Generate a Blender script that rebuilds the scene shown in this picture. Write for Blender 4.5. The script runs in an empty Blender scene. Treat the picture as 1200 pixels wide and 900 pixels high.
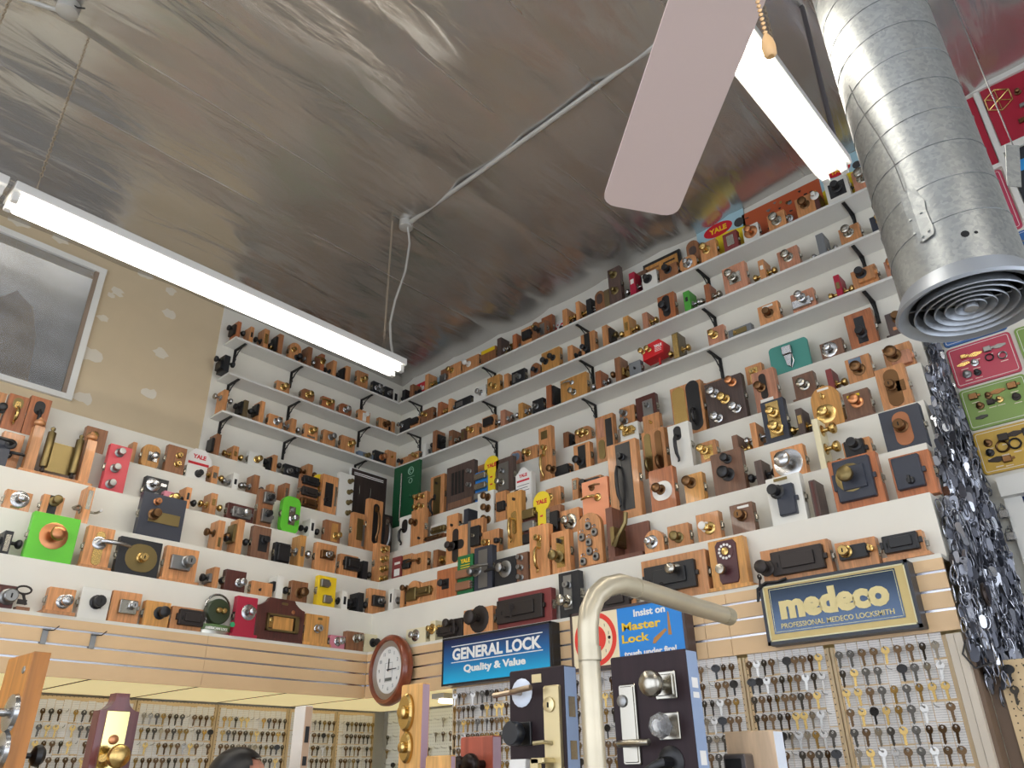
import bpy, bmesh, math, random
from mathutils import Vector, Matrix
random.seed(7)
SC = bpy.context.scene
COL = SC.collection
PI = math.pi
# ------------------------------------------------------------------ camera
F = 901.035
CP = Vector((4.58045, -3.54827, -0.80219))
YAW, PIT, ROL = 0.728639, 0.472528, -0.016882
FW = Vector((-math.sin(YAW) * math.cos(PIT), math.cos(YAW) * math.cos(PIT), math.sin(PIT)))
R0 = Vector((math.cos(YAW), math.sin(YAW), 0)); U0 = R0.cross(FW)
RT = R0 * math.cos(ROL) + U0 * math.sin(ROL); UP = -R0 * math.sin(ROL) + U0 * math.cos(ROL)
cam = bpy.data.cameras.new('camera'); co = bpy.data.objects.new('camera', cam); COL.objects.link(co)
cam.sensor_width = 36.0; cam.lens = 36 * F / 1200; cam.clip_start = .02; cam.clip_end = 200
m = Matrix((RT, UP, -FW)).transposed().to_4x4(); m.translation = CP; co.matrix_world = m
SC.camera = co
def pr(x, y, z):
    d = Vector((x, y, z)) - CP; q = d.dot(FW)
    return 600 + F * d.dot(RT) / q, 450 - F * d.dot(UP) / q
def ray(u, v): return (FW * F + RT * (u - 600) + UP * (450 - v)).normalized()
def onx(x, u, v): d = ray(u, v); return CP + d * ((x - CP.x) / d.x)
def ony(y, u, v): d = ray(u, v); return CP + d * ((y - CP.y) / d.y)
def onz(z, u, v): d = ray(u, v); return CP + d * ((z - CP.z) / d.z)
# ------------------------------------------------------------------ materials
def lin(c):
    if isinstance(c, str):
        v = [int(c[i:i + 2], 16) / 255 for i in (0, 2, 4)]
        return tuple(x / 12.92 if x <= .04045 else ((x + .055) / 1.055) ** 2.4 for x in v)
    return c
MATS = {}
def mat(name, c, rough=.5, metal=0., kind=None, var=0., bump=0., scale=20., coat=0., spec=.5):
    if name in MATS: return MATS[name]
    m = bpy.data.materials.new(name); m.use_nodes = True; nt = m.node_tree; b = nt.nodes['Principled BSDF']
    c = lin(c); b.inputs['Base Color'].default_value = (*c, 1); b.inputs['Roughness'].default_value = rough
    b.inputs['Metallic'].default_value = metal; b.inputs['Coat Weight'].default_value = coat
    b.inputs['Specular IOR Level'].default_value = spec
    N = nt.nodes.new; L = nt.links.new
    if kind == 'wood':
        tc = N('ShaderNodeTexCoord'); mp = N('ShaderNodeMapping'); mp.inputs['Scale'].default_value = (scale, scale, scale * .09)
        oi = N('ShaderNodeObjectInfo'); ad = N('ShaderNodeVectorMath'); ad.operation = 'ADD'
        mu = N('ShaderNodeMath'); mu.operation = 'MULTIPLY'; mu.inputs[1].default_value = 37.; L(oi.outputs['Random'], mu.inputs[0])
        L(tc.outputs['Object'], ad.inputs[0]); L(mu.outputs[0], ad.inputs[1]); L(ad.outputs[0], mp.inputs['Vector'])
        nz = N('ShaderNodeTexNoise'); nz.inputs['Scale'].default_value = 3.; nz.inputs['Detail'].default_value = 5; nz.inputs['Distortion'].default_value = .6
        L(mp.outputs[0], nz.inputs['Vector'])
        rp = N('ShaderNodeValToRGB'); rp.color_ramp.elements[0].position = .3; rp.color_ramp.elements[1].position = .72
        rp.color_ramp.elements[0].color = (*[x * .68 for x in c], 1); rp.color_ramp.elements[1].color = (*[min(1, x * 1.18) for x in c], 1)
        L(nz.outputs['Fac'], rp.inputs[0])
        hs = N('ShaderNodeHueSaturation'); mr = N('ShaderNodeMapRange'); mr.inputs['To Min'].default_value = .82; mr.inputs['To Max'].default_value = 1.15
        L(oi.outputs['Random'], mr.inputs['Value']); L(mr.outputs[0], hs.inputs['Value']); L(rp.outputs[0], hs.inputs['Color'])
        L(hs.outputs[0], b.inputs['Base Color'])
    elif var > 0:
        tc = N('ShaderNodeTexCoord'); nz = N('ShaderNodeTexNoise'); nz.inputs['Scale'].default_value = scale; nz.inputs['Detail'].default_value = 4
        L(tc.outputs['Object'], nz.inputs['Vector'])
        rp = N('ShaderNodeValToRGB'); rp.color_ramp.elements[0].position = .3; rp.color_ramp.elements[1].position = .7
        rp.color_ramp.elements[0].color = (*[x * (1 - var) for x in c], 1); rp.color_ramp.elements[1].color = (*[min(1, x * (1 + var)) for x in c], 1)
        L(nz.outputs['Fac'], rp.inputs[0]); L(rp.outputs[0], b.inputs['Base Color'])
        if bump:
            bp = N('ShaderNodeBump'); bp.inputs['Strength'].default_value = bump; bp.inputs['Distance'].default_value = .01
            L(nz.outputs['Fac'], bp.inputs['Height']); L(bp.outputs[0], b.inputs['Normal'])
    MATS[name] = m; return m
def emit(name, c, s):
    m = bpy.data.materials.new(name); m.use_nodes = True; b = m.node_tree.nodes['Principled BSDF']; c = lin(c)
    b.inputs['Base Color'].default_value = (*c, 1); b.inputs['Emission Color'].default_value = (*c, 1); b.inputs['Emission Strength'].default_value = s
    MATS[name] = m; return m
WOODS = dict(ta=('tan', 'CB8E5A'), oa=('honey oak', 'CE954F'), ch=('reddish cherry', 'AC683F'), br=('brown', '93623F'), wa=('walnut brown', '77543F'),
             mh=('dark mahogany', '55281F'), pk=('rosy tan', 'C58A6B'), dk=('dark brown', '53413A'), ol2=('olive brown', '6A5A3C'))
PAINT = dict(wh=('white painted', 'E2E0D6'), cr=('cream', 'E3D9B4'), bk=('black', '1B1C1F'), nv=('dark slate', '30343F'), rd=('crimson', 'A8203A'), pi=('pink', 'CF7F8E'),
             ro=('red', 'C9404A'), gr=('bright green', '62C234'), mg=('medium green', '4E9E3C'), ye=('yellow', 'E6C21C'), bl=('blue', '2D7AC4'), gy=('grey', '75787A'),
             mr=('maroon', '7E3634'), co=('copper coloured', 'EE9C70'), dg=('dark green', '155A35'), sb=('grey blue', '6E7F92'), tl=('teal', '4E9387'), bz=('bronze brown', '6B4F3A'))
METAL = dict(br=('brass', 'C0A266', .27), si=('silver', 'AEAEAD', .24), bk=('black', '141416', .4), bz=('bronze', '6E5238', .35), co=('copper', 'B87F58', .3),
             gy=('grey metal', '8C8C8A', .38), ir=('dark iron', '3B3532', .5), ol=('aged brass', '7D6E4A', .42), wh=('white', 'E8E6DE', .3), gl=('nickel', 'A19D92', .24), wd=('wooden', 'A0643C', .5))
def W(k):
    if k not in WOODS and k not in PAINT: return M(k)
    if k in WOODS: return mat('wood_' + WOODS[k][0].replace(' ', '_'), WOODS[k][1], .42, 0, 'wood', scale=22., coat=.15)
    return mat('paint_' + PAINT[k][0].replace(' ', '_'), PAINT[k][1], .42)
def Wn(k): return (WOODS.get(k) or PAINT.get(k) or METAL[k])[0] + (' wooden' if k in WOODS else '')
def M(k):
    n, c, r = METAL[k]
    return mat('metal_' + n.replace(' ', '_'), c, r, 0. if k in ('bk', 'wh', 'wd') else (.6 if k == 'ir' else 1.))
HOLE = mat('keyhole_black', '060606', .8)
# ------------------------------------------------------------------ mesh helpers
class MB:
    def __init__(s): s.v = []; s.f = []; s.sm = []
    def add(s, vs, fs, smooth=False):
        o = len(s.v); s.v += [tuple(v) for v in vs]; s.f += [tuple(i + o for i in f) for f in fs]; s.sm += [smooth] * len(fs); return s
    def box(s, x0, x1, y0, y1, z0, z1, c=0.):
        if c <= 0:
            vs = [(x, y, z) for x in (x0, x1) for y in (y0, y1) for z in (z0, z1)]
            return s.add(vs, [(0, 1, 3, 2), (4, 6, 7, 5), (0, 4, 5, 1), (2, 3, 7, 6), (0, 2, 6, 4), (1, 5, 7, 3)])
        return s.prism([(x0 + c, z0), (x1 - c, z0), (x1, z0 + c), (x1, z1 - c), (x1 - c, z1), (x0 + c, z1), (x0, z1 - c), (x0, z0 + c)], y0, y1, c)
    def prism(s, poly, y0, y1, c=0., smooth=False):
        # poly in (x, z), counter-clockwise seen from -y; front at y0
        n = len(poly)
        if c > 0:
            cx = sum(p[0] for p in poly) / n; cz = sum(p[1] for p in poly) / n
            mx = max(max(abs(p[0] - cx), abs(p[1] - cz)) for p in poly); k = max(.2, 1 - c / max(mx, 1e-6))
            inn = [(cx + (p[0] - cx) * k, cz + (p[1] - cz) * k) for p in poly]
            vs = [(x, y0, z) for x, z in inn] + [(x, y0 + c, z) for x, z in poly] + [(x, y1, z) for x, z in poly]
            fs = [tuple(range(n))] + [(i, n + i, n + (i + 1) % n, (i + 1) % n) for i in range(n)] + [(n + i, 2 * n + i, 2 * n + (i + 1) % n, n + (i + 1) % n) for i in range(n)] + [tuple(range(3 * n - 1, 2 * n - 1, -1))]
        else:
            vs = [(x, y0, z) for x, z in poly] + [(x, y1, z) for x, z in poly]
            fs = [tuple(range(n))] + [(i, n + i, n + (i + 1) % n, (i + 1) % n) for i in range(n)] + [tuple(range(2 * n - 1, n - 1, -1))]
        return s.add(vs, fs, smooth)
    def lathe(s, prof, n=14, M=None, cap=True):
        # prof (r, t) along -y by default
        vs = []; fs = []
        for r, t in prof:
            for i in range(n):
                a = 2 * PI * i / n; vs.append((r * math.cos(a), -t, r * math.sin(a)))
        for k in range(len(prof) - 1):
            for i in range(n):
                j = (i + 1) % n; fs.append((k * n + i, k * n + j, (k + 1) * n + j, (k + 1) * n + i))
        if cap: fs.append(tuple(range(n))[::-1]); fs.append(tuple((len(prof) - 1) * n + i for i in range(n)))
        if M is not None: vs = [tuple(M @ Vector(v)) for v in vs]
        return s.add(vs, fs, True)
    def tube(s, pts, r, n=8, cap=True):
        pts = [Vector(p) for p in pts]; rr = r if isinstance(r, (list, tuple)) else [r] * len(pts)
        t0 = (pts[1] - pts[0]).normalized(); a = t0.orthogonal().normalized(); vs = []; fs = []
        for k, p in enumerate(pts):
            t = (pts[min(k + 1, len(pts) - 1)] - pts[max(k - 1, 0)])
            t = t.normalized() if t.length > 1e-9 else t0
            a = (a - t * a.dot(t)); a = a.normalized() if a.length > 1e-6 else t.orthogonal().normalized(); b = t.cross(a)
            vs += [tuple(p + (a * math.cos(2 * PI * i / n) + b * math.sin(2 * PI * i / n)) * rr[k]) for i in range(n)]
        for k in range(len(pts) - 1):
            for i in range(n):
                j = (i + 1) % n; fs.append((k * n + i, k * n + j, (k + 1) * n + j, (k + 1) * n + i))
        if cap: fs.append(tuple(range(n))[::-1]); fs.append(tuple((len(pts) - 1) * n + i for i in range(n)))
        return s.add(vs, fs, True)
    def mesh(s, name):
        me = bpy.data.meshes.new(name); me.from_pydata(s.v, [], s.f); me.update()
        me.polygons.foreach_set('use_smooth', s.sm)
        bm = bmesh.new(); bm.from_mesh(me); bmesh.ops.recalc_face_normals(bm, faces=bm.faces)
        for e in bm.edges:
            if len(e.link_faces) == 2 and e.calc_face_angle(0) > .7: e.smooth = False
        bm.to_mesh(me); bm.free()
        return me
def link(name, me, m, parent=None, loc=(0, 0, 0), rot=(0, 0, 0), kind=None, scale=None):
    o = bpy.data.objects.new(name, me); COL.objects.link(o)
    if m is not None and not me.materials: me.materials.append(m)
    if parent: o.parent = parent
    o.location = loc; o.rotation_euler = rot
    if scale: o.scale = scale
    if kind: o['kind'] = kind
    return o
def obj(name, mb, m, parent=None, loc=(0, 0, 0), rot=(0, 0, 0), kind=None): return link(name, mb.mesh(name), m, parent, loc, rot, kind)
CACHE = {}
def cobj(key, name, fn, m, parent, loc=(0, 0, 0), rot=(0, 0, 0), scale=None):
    k = (key, m.name)
    if k not in CACHE:
        mb = MB(); fn(mb); CACHE[k] = mb.mesh(name); CACHE[k].materials.append(m)
    return link(name, CACHE[k], None, parent, loc, rot, None, scale)
LABELS = {}
def tag(o, label, cat, group=None):
    n = len(label.split())
    if not 4 <= n <= 16: print('LABEL LENGTH', n, label)
    if label in LABELS: print('LABEL TWICE', label)
    LABELS[label] = 1
    o['label'] = label; o['category'] = cat
    if group: o['group'] = group
    return o
def thing(name, label, cat, loc=(0, 0, 0), rz=0., group=None):
    o = bpy.data.objects.new(name, None); COL.objects.link(o); o.location = loc; o.rotation_euler = (0, 0, rz); o.empty_display_size = .05
    return tag(o, label, cat, group)
def text(name, body, size, m, parent, loc, w=None, h=None, ext=.001, bold=0., align='CENTER', rot=(0, 0, 0), shear=0.):
    cu = bpy.data.curves.new('t', 'FONT'); cu.body = body; cu.size = size; cu.extrude = ext; cu.offset = bold; cu.align_x = align; cu.align_y = 'CENTER'; cu.shear = shear; cu.resolution_u = 3
    t = bpy.data.objects.new('t', cu); COL.objects.link(t); me = bpy.data.meshes.new_from_object(t); bpy.data.objects.remove(t); bpy.data.curves.remove(cu)
    xs = [v.co.x for v in me.vertices]; ys = [v.co.y for v in me.vertices]
    sx = w / (max(xs) - min(xs)) if w else 1.; sy = h / (max(ys) - min(ys)) if h else (sx if w else 1.)
    cx = (max(xs) + min(xs)) / 2 if align == 'CENTER' else 0; cy = (max(ys) + min(ys)) / 2
    for v in me.vertices: v.co = ((v.co.x - cx) * sx, -v.co.z, (v.co.y - cy) * sy)
    me.name = name
    return link(name, me, m, parent, loc, rot)
def rrect(x0, x1, z0, z1, r, n=4):
    out = []
    for cx, cz, a0 in ((x1 - r, z0 + r, -PI / 2), (x1 - r, z1 - r, 0), (x0 + r, z1 - r, PI / 2), (x0 + r, z0 + r, PI)):
        for i in range(n + 1):
            a = a0 + PI / 2 * i / n; out.append((cx + r * math.cos(a), cz + r * math.sin(a)))
    return out
def archp(w, h, n=10):
    r = w / 2; return [(-r, 0), (r, 0)] + [(r * math.cos(PI * i / n), h - r + r * math.sin(PI * i / n)) for i in range(n + 1)]
def disc(r, n=20, cx=0, cz=0, sx=1., sz=1.): return [(cx + r * sx * math.cos(2 * PI * i / n), cz + r * sz * math.sin(2 * PI * i / n)) for i in range(n)]
# ------------------------------------------------------------------ setting
X_END, FB, WALL = 3.785, -0.3048, 1.02
TA = [0, .09, .287, .494, .68, .87]; TZ = [0, .287, .582, .880, 1.172, 1.474]
SHF = .825; SHZ = dict(A=2.522, B=2.181, C=1.838)
CEIL = lambda x: 2.905 + .026 * x
FLOOR = -2.42
XR, YF, XL = 8.0, -7.0, -1.03
KS = (1.02 + 3.54827) / (.89 + 3.54827)
sx_ = lambda x: CP.x + (x - CP.x) * KS
sz_ = lambda z: CP.z + (z - CP.z) * KS
white = mat('white_wall_paint', 'DEDBCF', .6, var=.03, scale=3.)
beige = mat('beige_drywall', 'CBB999', .75, var=.05, scale=2.5)
shelfw = mat('white_shelf_paint', 'DEDDD6', .5)
trimw = mat('white_trim', 'E4E3DC', .45)
def struct(name, mb, m): return obj(name, mb, m, kind='structure')
struct('floor', MB().box(XL - .2, XR, YF, 1.1, FLOOR - .1, FLOOR), mat('floor_vinyl', '9A958C', .5, var=.1, scale=5.))
# left wall with its glazed opening
_a = onx(-1.03, 124, 318); _b = onx(-1.03, 80, 470); wy0, wy1, wz0, wz1 = _a.y - 1.35, _a.y, _b.z + .01, _a.z - .01
wl = MB()
wl.box(-1.2, -1.03, YF, wy0, FLOOR, 3.3); wl.box(-1.2, -1.03, wy1, 1.2, FLOOR, 3.3); wl.box(-1.2, -1.03, wy0, wy1, FLOOR, wz0); wl.box(-1.2, -1.03, wy0, wy1, wz1, 3.3)
struct('wall_left', wl, beige)
struct('wall_right', MB().box(-1.03, XR, 1.02, 1.2, FLOOR, 3.3), white)
struct('wall_panel_left', MB().box(-1.03, -1.023, onx(-1.03, 261, 370).y, 1.02, -2.4, 3.0), white)
# patches of spackle on the beige drywall
sp = mat('spackle_white', 'D8D0BF', .8)
for u, v, r in ((137, 342, .05), (171, 322, .055), (200, 341, .055), (199, 368, .06), (131, 345, .02), (188, 414, .06), (175, 461, .06), (98, 466, .07), (105, 415, .08), (120, 373, .04), (130, 346, .03), (22, 259, .07), (71, 280, .06)):
    p = onx(-1.03, u, v); rr = random.Random(u)
    poly = [(r * (.6 + .7 * rr.random()) * math.cos(2 * PI * i / 12), r * (.6 + .6 * rr.random()) * math.sin(2 * PI * i / 12) * .75) for i in range(12)]
    mb = MB().prism(poly, -.0012, .0, 0)
    o = link('trim_patch', mb.mesh('patch'), sp, None, p, (0, 0, PI / 2), 'structure')
# window
wf = obj('window_1', MB().box(-1.03, -1.0, wy0 - .045, wy1 + .001, wz1 - .035, wz1 + .01).box(-1.03, -1.0, wy0 - .045, wy1, wz0 - .01, wz0 + .03).box(-1.03, -1.002, wy1 - .045, wy1, wz0 + .03, wz1 - .035).box(-1.03, -1.002, wy0 - .045, wy0, wz0 + .03, wz1 - .035), trimw, kind='structure')
gl = bpy.data.materials.new('dark_glass'); gl.use_nodes = True; b = gl.node_tree.nodes['Principled BSDF']
b.inputs['Base Color'].default_value = (.95, .96, .97, 1); b.inputs['Roughness'].default_value = .05; b.inputs['Transmission Weight'].default_value = .85; b.inputs['IOR'].default_value = 1.52
obj('pane', MB().box(-1.028, -1.022, wy0, wy1 - .045, wz0 + .03, wz1 - .035), gl, wf)
obj('track', MB().box(-1.021, -1.01, wy1 - .075, wy1 - .045, wz0 + .03, wz1 - .035), mat('window_track', '8D7C6C', .6), wf)
obj('recess', MB().box(-1.5, -1.49, wy0 - .3, wy1 + .3, wz0 - .2, wz1 + .2).box(-1.5, -1.201, wy1 + .25, wy1 + .27, wz0 - .2, wz1 + .2).box(-1.5, -1.201, wy0 - .3, wy1 + .3, wz0 - .22, wz0 - .2), mat('recess_grey', '8C9096', .7, var=.35, scale=1.6), wf)
bd = MB(); pts = []
c0 = onx(-1.26, -30, 452); c1 = onx(-1.26, 32, 450); c2 = onx(-1.26, 42, 395); c3 = onx(-1.26, 38, 360); c4 = onx(-1.26, 20, 341); c5 = onx(-1.26, -5, 350); c6 = onx(-1.26, -40, 370)
bd.prism([(q.y, q.z) for q in (c0, c1, c2, c3, c4, c5, c6)], 0, .012)
me = bd.mesh('sheet')
for v in me.vertices: v.co = (-1.26 - v.co.y, v.co.x, v.co.z)
tag(link('cardboard_sheet', me, mat('cardboard', 'D2B48C', .8, var=.2, scale=4.)), 'tan sheet of torn cardboard standing behind the window glass on the left', 'cardboard')
emit('recess_fill_glow', 'FFF4E0', 9.)
tag(obj('added_fill_tube', MB().lathe([(.013, -.55), (.013, .55)], 10, Matrix.Translation((-1.33, (wy0 + wy1) / 2, wz1 + .1))), MATS['recess_fill_glow']), 'unseen added tube brightening the recess behind the window glass', 'lamp')  # added out of sight to brighten the recess behind the glass
tag(obj('wooden_ledge', MB().box(-1.25, -1.21, wy0 - .25, onx(-1.23, 34, 445).y, wz0 - .03, wz0 + .035), mat('ledge_brown', '6A5348', .6)), 'dark brown board along the bottom behind the window glass', 'board')
# foil ceiling: sheets sagging between the seams, seams every 0.585 m along x
nx, ny = 260, 150; ex0, ex1, ey0, ey1 = -1.1, XR, YF, 1.1
vs = []; fs = []
rs = random.Random(3)
wr = [(rs.uniform(.3, 2.2), rs.uniform(-.35, .35), rs.uniform(0, 6.28), rs.uniform(.0015, .006)) for _ in range(12)]
for i in range(nx + 1):
    x = ex0 + (ex1 - ex0) * i / nx; ph = ((x - .34) / .60) % 1.0; k = math.floor((x - .34) / .60)
    for j in range(ny + 1):
        y = ey0 + (ey1 - ey0) * j / ny
        e = min(ph, 1 - ph)
        z = CEIL(x) - .026 * math.sin(PI * ph) ** .55 * (1 + .55 * math.sin(1.5 * y + k * 2.1))
        for a, bb, p_, am in wr: z += am * .45 * math.sin(a * 4 * y + bb * 30 * x + p_ + k * 1.3)
        vs.append((x, y, z))
for i in range(nx):
    for j in range(ny): fs.append((i * (ny + 1) + j, i * (ny + 1) + j + 1, (i + 1) * (ny + 1) + j + 1, (i + 1) * (ny + 1) + j))
foil = bpy.data.materials.new('foil_insulation'); foil.use_nodes = True; nt = foil.node_tree; b = nt.nodes['Principled BSDF']
b.inputs['Base Color'].default_value = (*lin('CDCBC8'), 1); b.inputs['Metallic'].default_value = .85; b.inputs['Roughness'].default_value = .27
tc = nt.nodes.new('ShaderNodeTexCoord'); mp = nt.nodes.new('ShaderNodeMapping'); mp.inputs['Scale'].default_value = (2.6, .55, 1)
nz = nt.nodes.new('ShaderNodeTexNoise'); nz.inputs['Scale'].default_value = 2.2; nz.inputs['Detail'].default_value = 3.5; nz.inputs['Roughness'].default_value = .45; nz.inputs['Distortion'].default_value = .7
bp = nt.nodes.new('ShaderNodeBump'); bp.inputs['Strength'].default_value = .42; bp.inputs['Distance'].default_value = .06
nt.links.new(tc.outputs['Object'], mp.inputs[0]); nt.links.new(mp.outputs[0], nz.inputs['Vector']); nt.links.new(nz.outputs['Fac'], bp.inputs['Height']); nt.links.new(bp.outputs[0], b.inputs['Normal'])
mb = MB().add(vs, fs, True); me = bpy.data.meshes.new('ceiling'); me.from_pydata(mb.v, [], mb.f); me.polygons.foreach_set('use_smooth', mb.sm)
link('ceiling', me, foil, kind='structure')
seam = mat('seam_tape', 'D5D2CC', .3, .9)
for k in range(0, 10):
    x = .34 + .60 * k
    struct('trim_%d' % (k + 1), MB().box(x - .004, x + .004, -5., 1.01, CEIL(x) - .006, CEIL(x) - .001), seam)
# white strip where the ceiling meets the right wall, and strips between the wall boards
struct('trim_ceiling', MB().box(3.9, 6.5, .995, 1.02, sz_(2.865), sz_(2.905)), trimw)
# far walls (behind the camera): shop front with big openings
pier = mat('front_wall_paint', 'CFC9BC', .7)
fw = MB()
for x in (-.9, 2.0, 4.9, 7.8): fw.box(x, x + .2, YF, YF + .15, FLOOR, 3.0)
fw.box(-.9, 8, YF, YF + .15, FLOOR, -1.7); fw.box(-.9, 8, YF, YF + .15, 1.2, 3.0)
struct('wall_front', fw, pier)
fe = MB()
for y in (-7., -4.6, -2.2, .2): fe.box(XR - .15, XR, y, y + .5, FLOOR, 3.0)
fe.box(XR - .15, XR, -7, .9, FLOOR, -1.7); fe.box(XR - .15, XR, -7, .9, 1.0, 3.0)
struct('wall_far', fe, pier)
# ------------------------------------------------------------------ stepped racks
def steps(side):
    for k in range(0, 6):
        t = thing('display_ledge', 'white %s display ledge of the steps on the %s wall' % (('bottom', 'second', 'third', 'fourth', 'fifth', 'top')[k], side), 'display ledge', group='stepped display ledges')
        def bx(a0, a1, z0, z1, ya, yb):
            m_ = MB()
            if side == 'left': m_.box(-a1, -a0, ya, yb, z0, z1)
            else: m_.box(ya, yb, a0, a1, z0, z1)
            return m_
        a0 = TA[k]; a1 = TA[k + 1] if k < 5 else 1.015
        lo, hi = ((-3.3, a1) if side == 'left' else (-a0, X_END))
        obj('tread', bx(a0, a1 + (.015 if k < 5 else 0), TZ[k] - .018, TZ[k], lo, hi), white, t)
        if k:
            obj('riser', bx(TA[k], TA[k] + .016, TZ[k - 1], TZ[k] - .018, lo if side == 'left' else -TA[k], TA[k] if side == 'left' else hi), white, t)
            if side == 'right': obj('end_cheek', MB().box(X_END - .018, X_END, TA[k] + .016, 1.015, TZ[k - 1], TZ[k] - .018), white, t)
steps('left'); steps('right')
# slatwall fascia panels
slat = mat('maple_laminate', 'D9B88C', .45, var=.05, scale=3.)
rail = mat('aluminium_rail', 'C4C6CC', .25, 1.)
def slatwall(side, lo, hi, lab):
    t = thing('slatwall', lab, 'slatwall panel')
    for k in range(4):
        z1 = -.0762 * k - .018 * (k == 0); z0 = -.0762 * (k + 1) + .011 * (k < 3)
        g = .0012
        obj('board', (MB().box(-.018, 0, lo + g, hi - g, z0, z1) if side == 'left' else MB().box(lo + g, hi - g, 0, .018, z0, z1)), slat, t)
        if k < 3:
            zz = -.0762 * (k + 1)
            obj('slot_rail', (MB().box(-.018, -.008, lo + g, hi - g, zz, zz + .011) if side == 'left' else MB().box(lo + g, hi - g, .008, .018, zz, zz + .011)), rail, t)
slatwall('left', -3.3, -1.2, 'maple slatwall panel on the left wall, nearer one with two metal hooks')
slatwall('left', -1.2, -.0, 'maple slatwall panel on the left wall, reaching the corner beside the clock')
slatwall('right', .0, 1.25, 'maple slatwall panel behind the clock and blue sign on the right wall')
slatwall('right', 1.25, 2.66, 'maple slatwall panel behind the red and blue padlock sign')
slatwall('right', 2.66, 2.79, 'narrow maple slatwall strip between two seams beside the gold-lettered sign')
slatwall('right', 2.79, X_END, 'maple slatwall panel behind the black gold-lettered sign')
# soffit boards under the left fascia, with a glow put in to brighten them
sof = mat('soffit_cream', 'EBD594', .6, var=.06, scale=2.)
PANEL_GLOW = mat('glowing_yellow_panel', 'E9D59A', .5); _b = PANEL_GLOW.node_tree.nodes['Principled BSDF']; _b.inputs['Emission Color'].default_value = (*lin('F0DFA8'), 1); _b.inputs['Emission Strength'].default_value = .5
sy = [-3.3, -2.42, -1.81, -1.2, -.6, .0, .88]
sf = thing('soffit', 'yellow soffit panels with added glow under the slatwall in the left corner', 'soffit')
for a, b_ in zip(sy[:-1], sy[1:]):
    obj('glowing_panel', MB().box(-.885, -.022, a + .008, b_ - .008, FB + .003, FB + .012), PANEL_GLOW, sf)
obj('glowing_panel', MB().box(-.016, .84, .022, .88, FB + .003, FB + .012), PANEL_GLOW, sf)
for q in sy[1:-1]: obj('seam_strip', MB().box(-.885, -.022, q - .007, q + .007, FB + .001, FB + .0028), mat('seam_dark', '4A3C28', .7), sf)
obj('backing', MB().box(-.885, -.02, -3.3, .88, FB + .013, FB + .02), mat('backing_dark', '3A2E20', .8), sf)
obj('soffit_board', MB().box(.85, X_END, .022, .88, FB + .02, FB + .03), sof, sf)
WT = emit('warm_tube', 'FFEBC4', 14.)
# end of the pegboard run
struct('wall_return', MB().box(.845, .857, .03, .88, FLOOR, FB), white)
# ------------------------------------------------------------------ bracket shelves
iron = mat('bracket_black', '151515', .5)
def bracket(par, side, s, zt, tilt=0):
    # local: arm from wall toward the room
    m_ = MB()
    def P(d, h): return (-(1.015 - d), s, zt + h) if side == 'left' else (s, 1.015 - d, zt + h)
    def bar(d0, h0, d1, h1, wd=.011):
        a = P(d0, h0); b_ = P(d1, h1)
        lo = [min(p, q) for p, q in zip(a, b_)]; hi = [max(p, q) for p, q in zip(a, b_)]
        ax = 1 if side == 'left' else 0
        lo[ax] -= wd; hi[ax] += wd; m_.box(lo[0], hi[0], lo[1], hi[1], lo[2], hi[2])
    bar(.0, -.008, .17, .0); bar(-.0, -.16, .008, 0)
    m_.tube([P(.004, -.15), P(.014, -.11), P(.036, -.068), P(.075, -.036), P(.12, -.016), P(.15, -.006)], .0045, 5)
    for cx, cz, r, t0 in ((.045, -.05, .028, 2.4), (.028, -.1, .018, 2.)):
        m_.tube([P(cx + r * (1 - i / 18) * math.cos(t0 + i * .42), cz + r * (1 - i / 18) * math.sin(t0 + i * .42)) for i in range(14)], .0032, 4)
    obj('bracket', m_, iron, par)
YLS = dict(A=onx(-SHF, 276, 396).y, B=onx(-SHF, 268.6, 436).y, C=onx(-SHF, 260.6, 481).y)
NM = dict(A='top', B='middle', C='lowest')
for k, z in SHZ.items():
    t = thing('bracket_shelf', 'white %s bracket shelf of locks on the left wall' % NM[k], 'shelf', group='white bracket shelves')
    obj('shelf_board', MB().box(-1.015, -SHF, YLS[k], 1.015, z - .018, z), shelfw, t)
    for u in {'A': (289, 355, 437), 'B': (281, 352, 434), 'C': (272, 347, 430)}[k]:
        lo, hi = -1.3, .7
        for _ in range(40):
            mm = (lo + hi) / 2
            if pr(-SHF - .015, mm, z)[0] < u: lo = mm
            else: hi = mm
        bracket(t, 'left', lo, z - .018)
    t = thing('bracket_shelf', 'white %s bracket shelf of locks on the right wall' % NM[k], 'shelf', group='white bracket shelves')
    obj('shelf_board', MB().box(-SHF, 4.0, SHF, 1.015, z - .018, z), shelfw, t)
    for u in {'A': (472, 565, 675, 816, 987), 'B': (470, 565, 679, 823, 998), 'C': (470, 566, 682, 829, 1011)}[k]:
        lo, hi = -.7, 4.5
        for _ in range(40):
            mm = (lo + hi) / 2
            if pr(mm, SHF + .015, z)[0] < u: lo = mm
            else: hi = mm
        bracket(t, 'right', lo, z - .018)
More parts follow.
